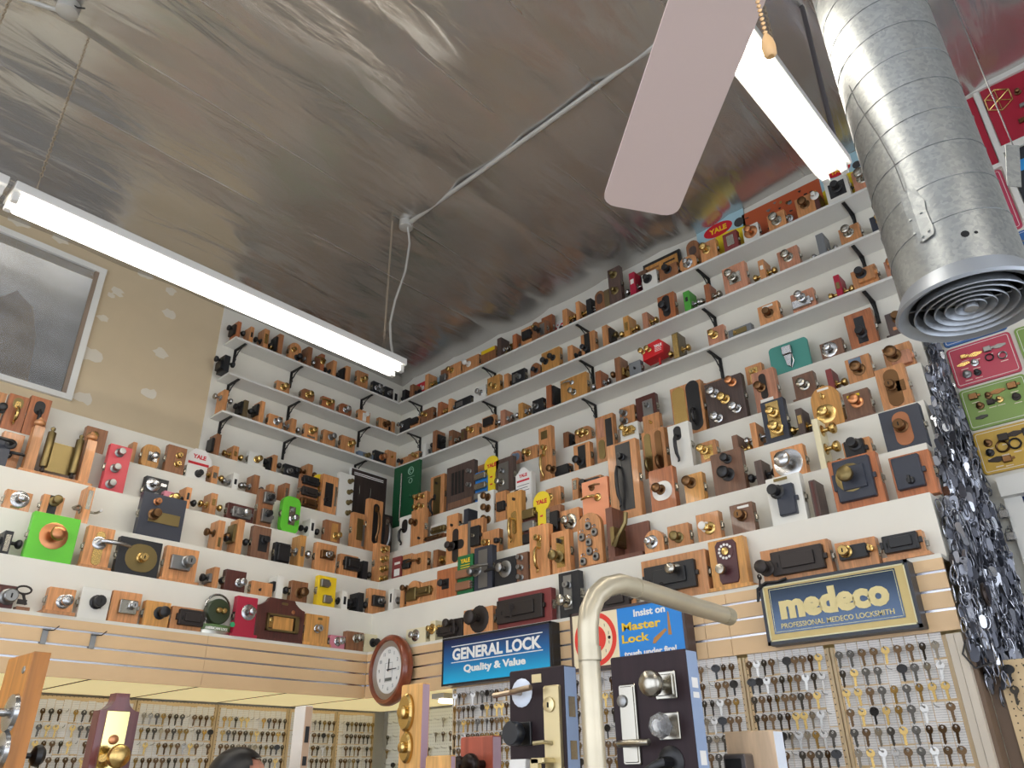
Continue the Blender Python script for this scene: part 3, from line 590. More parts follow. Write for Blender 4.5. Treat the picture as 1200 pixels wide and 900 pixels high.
DATA = '''
LA 280 10 20 e ch b.ir@.6,.5,1,.6 E.bk@.55
LA 295 10 20 e ta p.bk@.5,.5,.5,.3
LA 312 14 24 e ta E.bk@.4 p.br@.5,.5,.6,.5
LA 329 12 25 e br b.bk@.5,.5,1,.7 S.br@.3
LA 346 14 26 a ta k.bk@.7,.3 c.br@.3,.6 off=.05
LA 363 12 24 e br E.si@.4
LA 378 10 22 e ch l.br@.5,.55
LA 392 11 20 e ta E.bk@.35
LA 408 12 20 e ta b.bk@.5,.5,1,.7
LA 425 13 23 r ta k.br@.5,.5
LA 443 12 18 r bk k.si@.4,.5 c.gy@.75,.4
LA 456 10 17 r bk c.gy@.5,.5
LA 464 8 18 r wh p.bk@.5,.45,.4,.5 off=.04
LB 266 18 20 e bk E.bk@.7 b.bk@.5,.4,1,.5
LB 332 16 17 r ta k.br@.5,.5
LB 361 16 19 s br k.br@.5,.55
LB 385 15 18 r ch l.br@.5,.5 k.br@.6,.6*.8
LB 405 15 18 s ch k.si@.5,.5
LB 427 14 18 r ta p.wh@.5,.45,.3,.7 k.wh@.5,.6*.8
LB 450 12 17 r ta k.bz@.6,.5
LB 461 9 15 e ta S.bk@.4
LC 264 12 26 e ta E.si@.65 y.bk@.5,.3
LC 288 12 22 e ol2 b.bk@.5,.55,1,.7 E.bk@.6
LC 307 12 27 e ta b.bk@.5,.6,1,.5 S.bk@.5
LC 323 17 20 r ta k.si@.55,.5
LC 344 14 19 e ta E.si@.5
LC 365 16 22 r ta k.br@.5,.6 n.gy@.5,.2,.6,.12
LC 386 15 22 r ta k.gy@.6,.6
LC 408 17 23 r ta k.br@.65,.55
LC 429 18 12 r sb p.gy@.6,.5,.6,.7 c.ol@.55,.5
LC 446 14 18 r bk k.co@.6,.5
LC 459 11 22 r ta t.br@.5,.6*.7 | plain tan wood block with small thumb turn
L5 255 14 28 e br b.bk@.5,.5,1,.6
L5 276 16 20 e ta E.br@.5 p.br@.5,.5,.5,.3
L5 300 18 22 b wh k.br@.55,.55
L5 322 12 23 e ta b.bk@.5,.5,1,.7 E.bk@.6
L5 342 18 20 r bk c.gy@.3,.5 k.bk@.7,.6*.8 off=.05
L5 363 14 24 e ta E.bz@.6
L4 -4 14 44 r ta k.bk@.8,.55 | tan board with black knob at photo edge
L4 19 27 48 r ch h.br@.5,.7,.45 o.ol@.5,.78,.5,.3 | reddish board with ornate brass pull handle
L4 42 28 52 r ch o.bk@.5,.74,.5,.34 h.bk@.5,.7,.5 | reddish board with ornate black pull handle
L4 111 26 36 r br k.br@.3,.65 k.br@.3,.25*.8 off=.09
L4 156 9 28 e ta off=.1 | narrow tan wood piece behind the red knob box
L4 177 21 32 s oa q.si@.6,.5
L4 206 23 38 r br c.br@.6,.68 c.br@.6,.38
L4 230 24 22 r wh c.bk@.6,.5*1.2
L4 232 30 44 X ycard off=.12 | white card with red lettering behind white block
L4 252 18 24 e ta E.br@.55 p.gl@.5,.5,.6,.3
L4 276 18 22 e wh E.si@.5 p.bk@.5,.5,.4,.3
L4 300 20 26 e br E.si@.45
L4 318 12 22 e ta p.gl@.5,.5,.5,.3 off=.12
L4 336 13 26 e br p.gl@.5,.5,.5,.5
L4 362 21 44 r br b.bk@.5,.83,.9,.25 b.ir@.5,.5,.9,.25 b.bz@.5,.17,.9,.25 | brown board with three stacked rim locks beside yellow card
L4 375 18 50 X ykey off=.1 | yellow key-shaped card with red lettering on left steps
L4 386 19 50 r ta p.bk@.45,.5,.5,.6 d.bk@.3,.35*.7 p.gl@.9,.5,.12,.5 | tan board with tall mortise lock beside yellow key card
L4 405 18 57 r wh d.ol@.7,.84*.7 d.ol@.7,.6*.7 d.ol@.7,.37*.7 d.ol@.7,.14*.7 | tall white board with four drum knobs in a column
L4 431 42 70 X dkboard off=.12 | large dark brown board with pale frame in left corner
L3 3 16 34 r nv l.bk@.9,.9*1.2 off=.01 | dark slate box with black lever at left edge
L3 11 26 47 r ta c.gy@.5,.7 r.bk@.4,.45*1.1 off=.12 | tan block with grey cylinder and long black lever
L3 73 84 78 X roller | brass rollers and plate between wooden posts
L3 137 27 60 r ro d.gy@.45,.84*.9 d.gy@.4,.5*.9 d.gy@.35,.16*.9 | tall red box with three grey knobs
L3 182 28 36 r bk K.si@.35,.75 n.si@.8,.8,.25,.1 off=.13 | black box with silver dome knob behind white block
L3 180 26 16 r wh k.si@.6,.6 off=.06 | low white block with silver knob behind black box
L3 198 24 22 r pi k.br@.6,.6
L3 220 16 28 e ta E.bk@.45 p.bk@.5,.6,.4,.3
L3 250 18 28 e ta E.br@.5 p.br@.5,.6,.5,.3
L3 282 32 27 r mh b.gy@.5,.5,.7,.6 k.si@.55,.5
L3 311 18 48 r br b.gy@.6,.78,.7,.3 b.gy@.6,.3,.7,.35 c.bk@.6,.78*1.1 c.bk@.6,.35*1.1 | tall brown block with two grey rim cylinders
L3 341 22 48 s gr p.gl@.55,.48,.35,.5 t.gy@.55,.64 k.si@.6,.4 | bright green board with silver plate and knob
L3 366 18 25 e wh E.bk@.5 p.bk@.5,.6,.4,.4
L3 390 19 31 r br p.oa@.6,.5,.4,.8 k.br@.7,.35
L3 420 15 46 r ta p.ol@.6,.55,.5,.6 p.gy@.9,.4,.2,.6 | tan board with recessed brass mortise plate near the corner
L3 439 18 66 r ta o.bk@.55,.55,.4,.75 h.bz@.55,.8,.55 | tan board with long dark handle plate near the corner
L3 453 13 52 r bk h.gy@.5,.8,.55 o.dk@.5,.5,.4,.9 off=.06 | black board with long handle grip in the corner
L2 21 32 28 r ta K.si@.55,.6 n.ol@.45,.18,.35,.12
L2 61 26 30 r ta p.bk@.5,.5,.4,.98 k.ol@.55,.75
L2 103 20 46 e ta p.gl@.5,.65,.6,.5 L.gl@.4
L2 190 54 58 r nv c.co@.32,.82 p.ol@.55,.48,.7,.25 d.bz@.3,.52*1.1 | large black square box with brass plate
L2 258 19 38 e ta E.bz@.6 p.ol@.5,.3,.4,.3
L2 281 20 44 e ta E.bk@.45 b.ol@.5,.6,1,.5
L2 306 22 42 r wa p.bk@.6,.5,.5,.5 c.bk@.65,.6*1.2
L2 331 18 28 r bk b.bk@.5,.5,.8,.8
L2 354 25 40 e oa E.si@.5*1.2 p.gl@.5,.5,.5,.3
L2 382 25 38 r ta b.bz@.5,.6,.6,.3 c.si@.5,.6
L2 409 22 30 r ta b.bk@.6,.6,.8,.6
L2 428 19 25 e bk E.bk@.4
L2 448 17 50 r ta k.br@.5,.86*.9 k.br@.5,.62*.9 k.br@.5,.38*.9 k.br@.5,.14*.9 off=.06 | tall tan board with four brass knobs in the corner
L1 8 24 30 e bk E.bk@.6 p.gl@.5,.5,.6,.7
L1 62 58 62 r gr K.co@.5,.55*1.5 | large bright green square block with copper knob
L1 115 33 54 b ta o.br@.5,.5,.35,.8 r.si@.5,.62*1.5
L1 163 52 50 r bk o.ol@.55,.5,.75,.75 c.br@.55,.5*1.3 | black square block with big round brass plate
L1 212 40 47 b ta b.gy@.45,.55,.6,.4 c.gy@.6,.6*1.6
L1 253 15 28 e ta E.bk@.5 b.gy@.5,.5,1,.4
L1 276 25 30 r mh k.si@.7,.45
L1 307 26 22 r ta t.bk@.4,.45*.6
L1 328 20 30 e wh E.bk@.5 b.bk@.5,.55,1,.4
L1 351 20 29 r br k.bz@.5,.45*1.2
L1 383 22 40 r ye b.gy@.3,.75,.45,.25 b.gy@.5,.25,.4,.25 | yellow board with two small grey rim locks
L1 404 16 25 e wh E.bk@.5 p.bk@.5,.5,.4,.4
L1 423 18 26 e bk E.bk@.5 b.bk@.5,.5,1,.5
L1 442 20 35 r ta b.bk@.5,.55,.7,.4 c.gy@.55,.55 off=.05
L0 5 26 32 r mh c.gy@.65,.5*1.7 n.bk@.65,.52,.08,.1
L0 29 17 34 X ikey | old iron key standing upright on small wooden stand
L0 71 33 37 b ta k.si@.6,.5*1.2
L0 111 36 42 r wh c.bk@.55,.55*1.6 y.bk@.6,.55
L0 147 36 42 r ta b.gl@.55,.5,.6,.45 c.si@.65,.55
L0 184 31 35 r oa k.bk@.6,.55*1.2
L0 219 38 33 r ta b.ir@.6,.55,.8,.7 y.si@.9,.6
L0 257 36 44 X gdisc | green disc padlock standing on a green round tin
L0 288 25 52 b rd K.si@.6,.62 | tall crimson board with silver knob
L0 329 56 58 X mahog | large mahogany plaque with brass framed glass inset
L0 372 30 42 b oa c.si@.5,.55*1.2 n.ol@.6,.88,.2,.08
L0 395 19 20 r pi k.si@.5,.55
L0 416 21 27 r br k.gl@.55,.65
L0 436 18 26 r cr k.bk@.55,.55
R0 461 20 14 r gy c.bk@.7,.5 | low grey block with black cylinder behind the clock
R0 487 24 24 r cr K.si@.5,.55*.8
R0 507 20 27 e cr S.br@.6 K.br@.4,.6*.7
R0 530 24 27 r ir b.ir@.3,.4,.9,.5 k.ir@.6,.7 | dark iron latch pieces beside the cream blocks
R0 560 36 36 r ta K.ir@.55,.55*1.7 | tan block with very large iron knob
R0 614 66 48 r mr b.ir@.45,.5,.85,.72 y.ir@.4,.6*2.2 | maroon planked board with big iron rim lock
R0 667 25 58 r bk p.gy@.45,.55,.4,.75 c.gy@.5,.7 k.gl@.4,.35*1.2 | black box with steel plate and round knob
R0 718 56 30 r ta b.ir@.6,.55,.6,.8 off=.06 | tan block with iron lock behind the curved pipe
R0 790 80 62 r ta b.bk@.46,.5,.78,.62 k.gl@.58,.62*1.1 y.ir@.4,.35*1.6 | wide tan board with black lock and key
R0 853 44 66 b oa X.dial@.5,.5 | oak board with telephone dial on maroon plate
R0 932 84 50 r ta b.ir@.55,.5,.75,.72 k.ir@.1,.4*1.2 y.ir@.02,.2*1.5 | wide tan board with large rusty iron lock case
R0 1004 50 40 r ta b.bk@.45,.55,.7,.5 c.br@.3,.58*1.2 t.br@.9,.55 | tan board with black rim lock and brass cylinder
R0 1060 48 38 b ta b.bk@.45,.62,.9,.66 | black rim lock on a tan wedge
R1 458 16 28 e wh p.bk@.5,.6,.3,.4 S.gy@.5
R1 471 10 27 e ta b.ir@.5,.5,1,.6
R1 485 18 34 a ta b.ol@.5,.45,.7,.5 k.bz@.2,.7*.8 | tan arched board with aged brass padlock case
R1 501 22 30 r ta b.ol@.3,.55,.9,.4 | tan block with brass keyed box
R1 523 25 40 r ch q.bk@.45,.5 | orange tan square block with black square plate
R1 545 18 50 X greeny | green card with yellow lettering and two brown locks
R1 566 22 56 r nv p.gy@.5,.5,.5,.85 r.gy@.2,.5*1.5 k.gy@.1,.45 | tall black steel faced box with round lever
R1 592 26 38 r bk K.gy@.5,.6*1.1 l.bk@.5,.6*1.3
R1 612 14 38 r wa d.gy@.4,.83*.6 d.gy@.4,.5*.6 d.gy@.4,.17*.6
R1 632 24 66 r ta h.br@.5,.6,.45 c.br@.5,.75 | tall tan board with curved brass pull handle
R1 657 22 54 r ta p.br@.5,.5,.45,.7 t.bk@.5,.75 k.ol@.4,.4*1.2 | tan board with recessed plate and brass ball knob
R1 691 28 68 X pads | arched board carrying seven small grey padlocks
R1 722 38 70 X closer | brown L-shaped stand with bronze lever arm
R1 766 24 32 a ta K.si@.4,.5*.8
R1 795 26 32 r ta k.ol@.5,.45
R1 830 28 38 r ta K.br@.55,.45*.7 d.wh@.4,.52*.85 
R1 870 28 40 r wa c.bz@.5,.6*1.3 n.wh@.6,.88,.5,.08
R1 921 42 62 r wh b.nv@.55,.48,.5,.62 d.bk@.35,.66*1.1 n.ol@.5,.9,.4,.06 | white board with black rectangular rim lock
R1 955 18 46 e dk p.mh@.5,.5,.4,.9 | dark brown narrow block with mahogany strip
R1 1003 60 68 r ch b.nv@.5,.55,.75,.78 K.ol@.45,.58*1.4 | reddish board with dark square lock and dial
R1 1070 50 56 r ch b.nv@.42,.56,.68,.74 t.bk@.45,.35*1.2 | reddish board with dark rim lock at far end
R2 466 14 30 r mr p.wh@.6,.7,.6,.1 p.wh@.6,.3,.6,.3 off=.04
R2 475 14 30 r ta b.bk@.6,.55,.7,.4 off=.05
R2 491 18 28 r ta l.bz@.5,.6
R2 510 18 25 e br S.br@.5*1.2
R2 535 26 48 r ta o.ir@.45,.5,.28,.9 o.ir@.45,.5,.8,.25 k.ir@.3,.5 | tan board with iron cross escutcheon
R2 557 18 50 r ta p.gy@.1,.5,.2,.98 b.bk@.6,.55,.6,.5 t.gl@.6,.55*.8 | tan board with steel bar and black mortise case
R2 575 20 33 r ta c.br@.3,.5*1.2 b.bk@.9,.5,.2,.2
R2 603 18 70 r oa o.br@.5,.45,.3,.4 h.br@.4,.55,.4 t.bk@.5,.86*.7 | tall oak board with brass pull handle
R2 621 16 46 r mh b.ol@.5,.83,.9,.25 b.gy@.5,.5,.9,.25 b.bk@.5,.17,.9,.25 | brown board with three tiny stacked rim locks
R2 635 16 62 X ykey off=.03 | yellow key-shaped card with red lettering, lower on right steps
R2 649 18 42 r br p.gl@.15,.5,.28,.9 b.bk@.65,.5,.55,.6 k.bk@.75,.3*.8
R2 668 22 34 r ta K.gl@.5,.5*1.1 | tan block with faceted nickel knob
R2 698 32 62 r co r.bz@.4,.84*.8 l.br@.6,.62 off=.05 | copper coloured board with two lever handles
R2 731 36 96 r ta p.bk@.55,.55,.5,.85 h.bk@.4,.7,.5 c.bk@.5,.8 off=.03 | tall tan board with long black entry handle set
R2 776 30 54 r ch o.wh@.5,.47,.8,.44 k.bz@.45,.5*1.1 | reddish board with bronze knob on white round plate
R2 813 23 38 r oa k.bz@.4,.7*1.1
R2 853 38 55 r wa k.bk@.55,.8*.9 k.bk@.5,.45*1.3 | walnut board with small and large black knobs
R2 890 20 32 e dk E.bk@.5
R2 924 40 42 r ta K.si@.5,.5*1.6 | orange tan square board with large chrome round knob
R2 960 16 62 e cr S.br@.8*1.2 S.br@.45*1.2 S.br@.12*1.2 off=.05 | tall cream edge block with three brass knobs
R2 1005 34 30 r ta b.bk@.45,.5,.7,.9 d.bk@.5,.7
R2 1058 50 54 r nv o.wd@.5,.5,.42,.8 c.bz@.48,.55*1.4 | dark slate board with tan oval plate and knob
R3 474 14 44 r wh o.bk@.5,.7,.5,.4 h.bk@.4,.65,.45 | white board with black handle beside the green board
R3 489 16 48 r ta k.bz@.35,.65 t.bk@.7,.2*.7 | tan board with bronze knob beside the white handle board
R3 509 22 13 r br b.bz@.5,.5,.9,.6 off=.01 
R3 513 20 28 r wh b.ol@.6,.68,.8,.3 b.ol@.6,.28,.8,.3 off=.12 | white board with two brass rim latches
R3 530 14 30 r ta t.bk@.5,.5*.7
R3 546 18 30 e nv E.gl@.4
R3 569 20 46 r wh k.bz@.65,.82 k.bz@.65,.5 k.bz@.65,.18 | white board with three bronze knobs
R3 587 13 40 r ta b.bk@.6,.5,.7,.3 
R3 614 20 56 r wh k.bk@.3,.55*.9 k.bk@.5,.4 off=.08 X.cardtop@.5,.5 | white board with black knobs and red-lettered card
R3 648 18 28 r ta k.br@.3,.55
R3 674 16 29 e ta S.gl@.5 p.gl@.5,.7,.6,.4
R3 694 22 28 r ta d.bk@.2,.7 b.bk@.6,.7,.7,.35 
R3 767 28 62 r ta o.ol@.25,.55,.28,.8 o.bz@.72,.55,.28,.8 h.ol@.25,.45,.3 h.bz@.72,.45,.3 | tan board with two old brass handle plates
R3 797 26 60 r wh o.bk@.45,.8,.35,.3 h.bk@.45,.78,.55 | white board with black pull handle
R3 830 20 30 r ta k.br@.25,.65 p.br@.5,.5,.6,.6
R3 862 16 25 e wa S.br@.3
R3 884 16 33 e ta E.si@.5
R3 908 28 56 b nv p.br@.5,.55,.55,.8 k.br@.5,.7 k.br@.55,.33*1.2 | navy board with brass plate and two knobs
R3 938 18 34 e dk E.br@.4 p.br@.5,.6,.6,.3
R3 969 36 56 a oa K.br@.45,.35*1.1 t.br@.45,.75 n.wh@.5,.92,.4,.05 | oak arched board with brass knob and label
R3 1005 32 40 b wa k.co@.5,.6*1.1 n.ye@.4,.85,.5,.09
R3 1047 36 56 r ta o.bz@.5,.5,.5,.85 p.bz@.75,.5,.3,.25 c.bz@.45,.55*1.2 | tan board with shaped bronze escutcheon
R4 475 30 80 X greenb off=.05 | tall dark green board with key relief in the corner
R4 492 16 38 r ta k.br@.3,.85*.8 k.br@.7,.85*.8 k.br@.3,.5*.8 k.br@.7,.5*.8 k.br@.3,.2*.8 | tan board clustered with six small brass knobs
R4 512 17 52 r ta p.ol@.5,.5,.5,.9 h.bk@.35,.45,.4 t.bk@.5,.8*.7 | tan board with brass plate and thin black grip
R4 539 34 60 r dk s.bk@.42,.5,4 c.gy@.85,.75*.9 c.gy@.85,.45*.9 p.wa@.5,.12,.85,.14 | dark brown board with slotted black grille
R4 564 15 40 r bl b.gl@.5,.82,.9,.2 b.gl@.5,.5,.9,.2 b.gy@.5,.2,.9,.2 | blue board with three latches
R4 576 14 54 X ykey off=.03 | yellow key-shaped card with red lettering, higher on right steps
R4 591 21 48 r dk p.gy@.45,.5,.6,.75 c.gy@.4,.65 k.gl@.35,.35 | dark brown board with steel plate and knob
R4 640 17 68 r ta p.ol@.45,.85,.5,.15 c.br@.5,.6 h.br@.4,.5,.4 | tall tan board with brass thumb-latch handle
R4 657 22 19 r ta b.bk@.6,.5,.8,.8 k.bz@.15,.7
R4 682 20 36 r ta p.bk@.5,.5,.45,.85 k.bk@.4,.35*1.1
R4 709 22 60 r ta p.bk@.75,.6,.35,.6 o.ol@.3,.3,.35,.4 p.pk@.3,.75,.4,.4 | tan board with carved panel and black plate
R4 738 22 42 r wh b.br@.5,.75,.6,.25 k.br@.4,.8*.8 | white board with brass rim latch
R4 764 20 44 r ta t.br@.5,.75*.8
R4 785 12 24 r pk k.gl@.5,.6 off=.06
R4 806 38 68 r ta o.br@.26,.55,.42,.86 o.bk@.72,.55,.42,.94 h.bk@.72,.5,.3 k.ol@.26,.2*.7 | tan board with brass and black long plates
R4 850 46 62 r dk k.co@.75,.85 k.si@.25,.75*1.1 k.br@.5,.55*1.1 k.si@.25,.2*1.1 k.si@.75,.28*1.1 | dark brown board with five knobs
R4 897 28 54 r pk o.ir@.45,.62,.3,.6 k.bz@.35,.6 p.wh@.5,.25,.55,.14 | rosy tan board with iron shield plate
R4 943 26 36 b wa k.gl@.5,.55*1.1
R4 973 16 28 e mr E.br@.4
R4 1007 30 36 r ta p.sb@.4,.82,.5,.3 k.bz@.5,.5*1.2
R4 1053 34 36 r ta b.pk@.6,.4,.7,.5 k.bz@.4,.55*1.3
R5 566 18 22 r ta t.bk@.5,.5*.6 off=.08
R5 604 14 22 s pk K.sb@.6,.6*.7
R5 622 16 22 r ta k.br@.3,.6
R5 663 14 22 e br b.bk@.5,.5,1,.7 S.gy@.5
R5 683 20 24 a ta k.br@.4,.6*.9 k.br@.7,.6*.9
R5 735 18 30 r ta d.gy@.35,.7*.8 d.gy@.35,.35*.8
R5 757 24 36 r mh p.gy@.6,.5,.5,.6 c.gy@.6,.6
R5 835 24 26 r ta k.co@.3,.6*1.1
R5 884 20 28 r ta p.br@.5,.5,.5,.7 c.br@.5,.6
R5 925 50 46 X teal | teal board with chrome hasp clip
R5 975 27 26 r wa K.si@.4,.55
R5 1009 33 48 r ch p.bk@.5,.5,.35,.7 d.bk@.5,.4 | reddish board with black plate and drum knob
R5 1054 30 34 b dk d.bz@.5,.7 n.co@.5,.35,.6,.12
RC 472 11 13 r ta k.bk@.4,.5*.8
RC 484 13 15 r ta k.br@.8,.5*.8
RC 497 8 17 e wh E.gy@.5*.8
RC 509 15 28 e br b.bk@.5,.5,1,.6 E.bk@.5
RC 528 14 21 e br p.gl@.5,.5,.7,.25 S.gl@.4
RC 542 10 17 e wa p.ol@.5,.5,.6,.6
RC 554 14 21 r ta k.br@.4,.6*.9
RC 572 15 24 r ta b.bk@.55,.6,.7,.5
RC 589 16 21 e pk E.si@.5
RC 610 16 21 e oa E.si@.5
RC 630 13 21 r bk c.gy@.4,.5
RC 643 15 29 e ch b.bk@.5,.55,1,.8
RC 672 32 36 r oa l.si@.45,.75*.8 k.gl@.5,.3*.9 | oak square block with silver angled lever
RC 701 16 23 e ch E.si@.4
RC 724 20 30 e br E.bz@.5 b.br@.5,.4,1,.3
RC 744 14 21 r gy t.bk@.5,.5*.6
RC 767 26 38 X redhouse | red house-shaped lettered block on a stem
RC 792 18 32 e ol2 p.br@.5,.5,.8,.9 E.br@.4
RC 839 20 26 r pk k.br@.4,.55
RC 867 28 18 r gy p.ol@.5,.5,.6,.6 t.br@.3,.5*.6
RC 901 25 30 r ta d.bz@.5,.5 n.wh@.5,.88,.5,.1
RC 941 28 30 r pk b.si@.45,.35,.8,.4 k.si@.5,.6
RC 982 16 26 e rd E.br@.3 p.ol@.5,.5,.6,.3
RC 1013 30 30 r ta b.ta@.6,.5,.7,.6 d.bk@.45,.6
RC 1048 22 25 r pk k.co@.5,.6*1.1
RB 474 12 19 r bk k.si@.2,.6*.8
RB 486 11 16 r ta b.bk@.5,.6,.8,.6
RB 500 15 21 r br k.br@.4,.6*.8
RB 515 12 19 e ch S.br@.4
RB 527 8 18 e ta S.si@.4
RB 542 20 17 r bk p.gy@.3,.5,.4,.5 
RB 562 15 21 r wh k.si@.6,.5*.9
RB 578 15 26 r oa k.br@.6,.4*.9
RB 593 12 19 e ta S.bz@.4
RB 607 16 21 r bk c.gy@.6,.5 p.gy@.2,.5,.2,.6
RB 627 12 20 a br k.bk@.6,.4*.8
RB 645 22 30 r oa k.bk@.25,.5*.9 k.bk@.65,.55*.9
RB 668 16 20 e ta S.bk@.4
RB 689 17 30 r ta p.bk@.45,.5,.4,.95 k.bk@.3,.3*.8
RB 709 16 26 e ta b.ir@.5,.5,1,.7 S.ol@.5
RB 734 18 26 e oa E.br@.4 p.br@.5,.5,.6,.4
RB 756 14 21 e pk S.br@.5
RB 781 20 36 r ch o.bk@.5,.55,.45,.8 k.bk@.45,.5*1.1
RB 805 18 25 e mg S.si@.4 p.bk@.5,.6,.4,.2
RB 829 14 23 e ch E.gl@.4
RB 861 28 38 r pk p.gl@.5,.5,.5,.4 k.gl@.4,.6*1.1
RB 893 16 24 e ta E.br@.4 p.wh@.5,.6,.5,.2
RB 924 25 30 r pk k.gl@.5,.55*1.1
RB 962 20 25 e gy E.si@.2
RB 996 25 26 r ta k.gl@.45,.6*1.1
RB 1031 22 24 r nv k.br@.6,.6 k.br@.6,.3*.9
RA 473 9 15 e bk E.bk@.5*.8
RA 482 10 17 e br S.bk@.4
RA 491 20 24 X ycardr off=.13 | red lettered card behind small locks near corner
RA 500 12 21 e ta S.br@.4
RA 512 16 20 X bluec off=.14 | pale blue card leaning behind locks near corner
RA 521 10 20 r br b.gy@.5,.3,.8,.5
RA 532 16 22 r ta k.br@.3,.6
RA 551 20 22 r ta k.wh@.4,.55
RA 572 18 22 r br p.ye@.5,.85,.9,.25 | brown block with yellow top band
RA 585 14 24 e dk E.si@.4
RA 597 20 24 X bring off=.12 | round brass lock plate leaning at the back
RA 603 14 20 e ch S.gy@.3
RA 618 15 25 r ta b.bk@.6,.5,.8,.5
RA 627 12 26 a br K.br@.5,.7*.5
RA 634 12 23 r br p.gy@.5,.5,.6,.7 k.bk@.1,.5*.9
RA 641 13 30 r ch t.bk@.7,.2*.8 off=.1 | tall reddish block standing behind others
RA 662 20 22 e ta E.bk@.2 S.br@.5
RA 672 34 26 X ypost off=.17 | red and white lettered poster behind locks
RA 677 10 24 e ta S.br@.4
RA 690 20 21 e bk S.si@.4*1.2
RA 703 12 27 a br o.dk@.5,.6,.6,.5
RA 711 16 22 e ol2 E.br@.5 
RA 720 15 46 r dk K.ol@.5,.8*.7 K.ol@.5,.35*.7 rz=0 | tall dark brown board with two brass roses
RA 741 18 28 e rd E.si@.4 p.wh@.5,.6,.6,.2
RA 750 18 32 r wa p.bk@.5,.5,.6,.7 off=.11 | dark framed black panel behind the crimson block
RA 761 18 24 r wh K.bk@.4,.6*.8
RA 776 38 44 X grille off=.14 | slotted oak grille board against black frame
RA 783 22 23 r br d.bk@.5,.65
RA 806 20 22 s ta K.si@.5,.5*.8
RA 813 15 38 a br o.dk@.5,.7,.6,.25 off=.1 | tall brown arched board standing behind
RA 830 20 28 r ta k.br@.4,.6*1.1
RA 847 56 60 X yposter off=.175 | blue and yellow poster with red oval
RA 856 17 26 r mr p.gl@.5,.55,.5,.55
RA 880 19 24 r wh K.co@.5,.55
RA 918 92 62 X oposter off=.175 | orange poster scattered with small hardware
RA 910 21 25 r ta k.gl@.5,.5*1.2
RA 944 23 29 r ta k.bz@.5,.55*1.1
RA 957 11 22 e mh K.wh@.3,.8*.6
RA 981 28 34 r wh p.bk@.5,.5,.7,.6 d.bk@.5,.55
RA 989 50 60 X yposter off=.175 | blue and yellow poster next to duct
RA 1011 24 30 r pk k.gl@.5,.55*1.3
'''
# ------------------------------------------------------------------ one-off displays
YEL = mat('card_yellow', 'EBD02A', .5); RED = mat('print_red', 'C81E2B', .5); CARD = mat('card_white', 'ECEAE4', .6); INK = mat('print_grey', '4A4A50', .6)
YTX = mat('print_yellow', 'F0C628', .5); WTX = mat('print_white', 'F2F0EA', .5); BLU = mat('print_blue', '1F78C8', .5)
SPNAME = dict(roller=('hinge_display', 'hinge display'), ycard=('lettered_card', 'card'), ycardr=('lettered_card', 'card'), ykey=('key_shaped_card', 'card'), dkboard=('display_board', 'board'), ikey=('iron_key', 'old key'),
              gdisc=('disc_padlock', 'padlock'), mahog=('lock_plaque', 'lock display'), greeny=('lock_card', 'lock display'), pads=('padlock_board', 'lock display'), closer=('lever_stand', 'lock display'),
              greenb=('display_board', 'board'), teal=('clip_board', 'lock display'), redhouse=('house_shaped_lock', 'lock display'), bluec=('card', 'card'), bring=('round_lock_plate', 'lock display'),
              ypost=('poster', 'poster'), yposter=('poster', 'poster'), oposter=('poster', 'poster'), grille=('slotted_board', 'lock display'))
def sp(n):
    def d(f): SPECIAL[n] = f; return f
    return d
@sp('roller')
def _(t, w, h, it):
    wd = W('ta'); br = M('ol')
    obj('base_board', MB().box(-w / 2, w / 2, -.02, .1, 0, .02, .002), wd, t)
    for s in (-1, 1):
        p = obj('wooden_post', MB().box(s * w * .37 - .03, s * w * .37 + .03, .0, .06, .02, h * .86, .002), wd, t)
        obj('finial', MB().lathe([(.012, 0), (.012, .006), (.03, .016), (.034, .03), (.026, .044), (.012, .05), (.014, .056), (.008, .066)], 14, Matrix.Translation((s * w * .37, .03, h * .86)) @ Matrix.Rotation(-PI / 2, 4, 'X')), wd, p)
        x = s * w * .2
        c_ = obj('brass_roller', MB().lathe([(.022, 0), (.024, .01), (.024, h * .62), (.022, h * .63)], 14, Matrix.Translation((x, -.005, .06)) @ Matrix.Rotation(-PI / 2, 4, 'X')), br, t)
        for zz, sg in ((.06, -1), (.06 + h * .63, 1)):
            obj('ball_tip', MB().lathe([(.009, 0), (.009, .012), (.014, .018), (.014, .028), (.005, .036)], 10, Matrix.Translation((x, -.005, zz)) @ Matrix.Rotation(-sg * PI / 2, 4, 'X')), M('ir') if sg < 0 else br, c_)
    obj('brass_plate', MB().box(-w * .2, w * .2, .02, .024, .05, h * .66), M('ol'), t)
def keyshape(w, h, n=16):
    r = w * .62; pts = []
    a0 = math.asin(min(.8, .3 * w / r))
    for i in range(n + 1):
        a = -PI / 2 + a0 + (2 * PI - 2 * a0) * i / n; pts.append((r * math.cos(a), h - r + r * math.sin(a)))
    k = w * .3
    return [(-k, 0), (k, 0)] + pts
@sp('ykey')
def _(t, w, h, it):
    obj('card_sheet', MB().prism(keyshape(w, h), 0, .006), YEL, t)
    text('lettering', 'YALE', .05, RED, t, (0, -.001, h - w * .62), w=w * .8, bold=.002)
    for i in range(3): obj('red_dot', MB().box(-w * .12, w * .08, -.001, 0, h * (.15 + .17 * i), h * (.15 + .17 * i) + .012), RED, t)
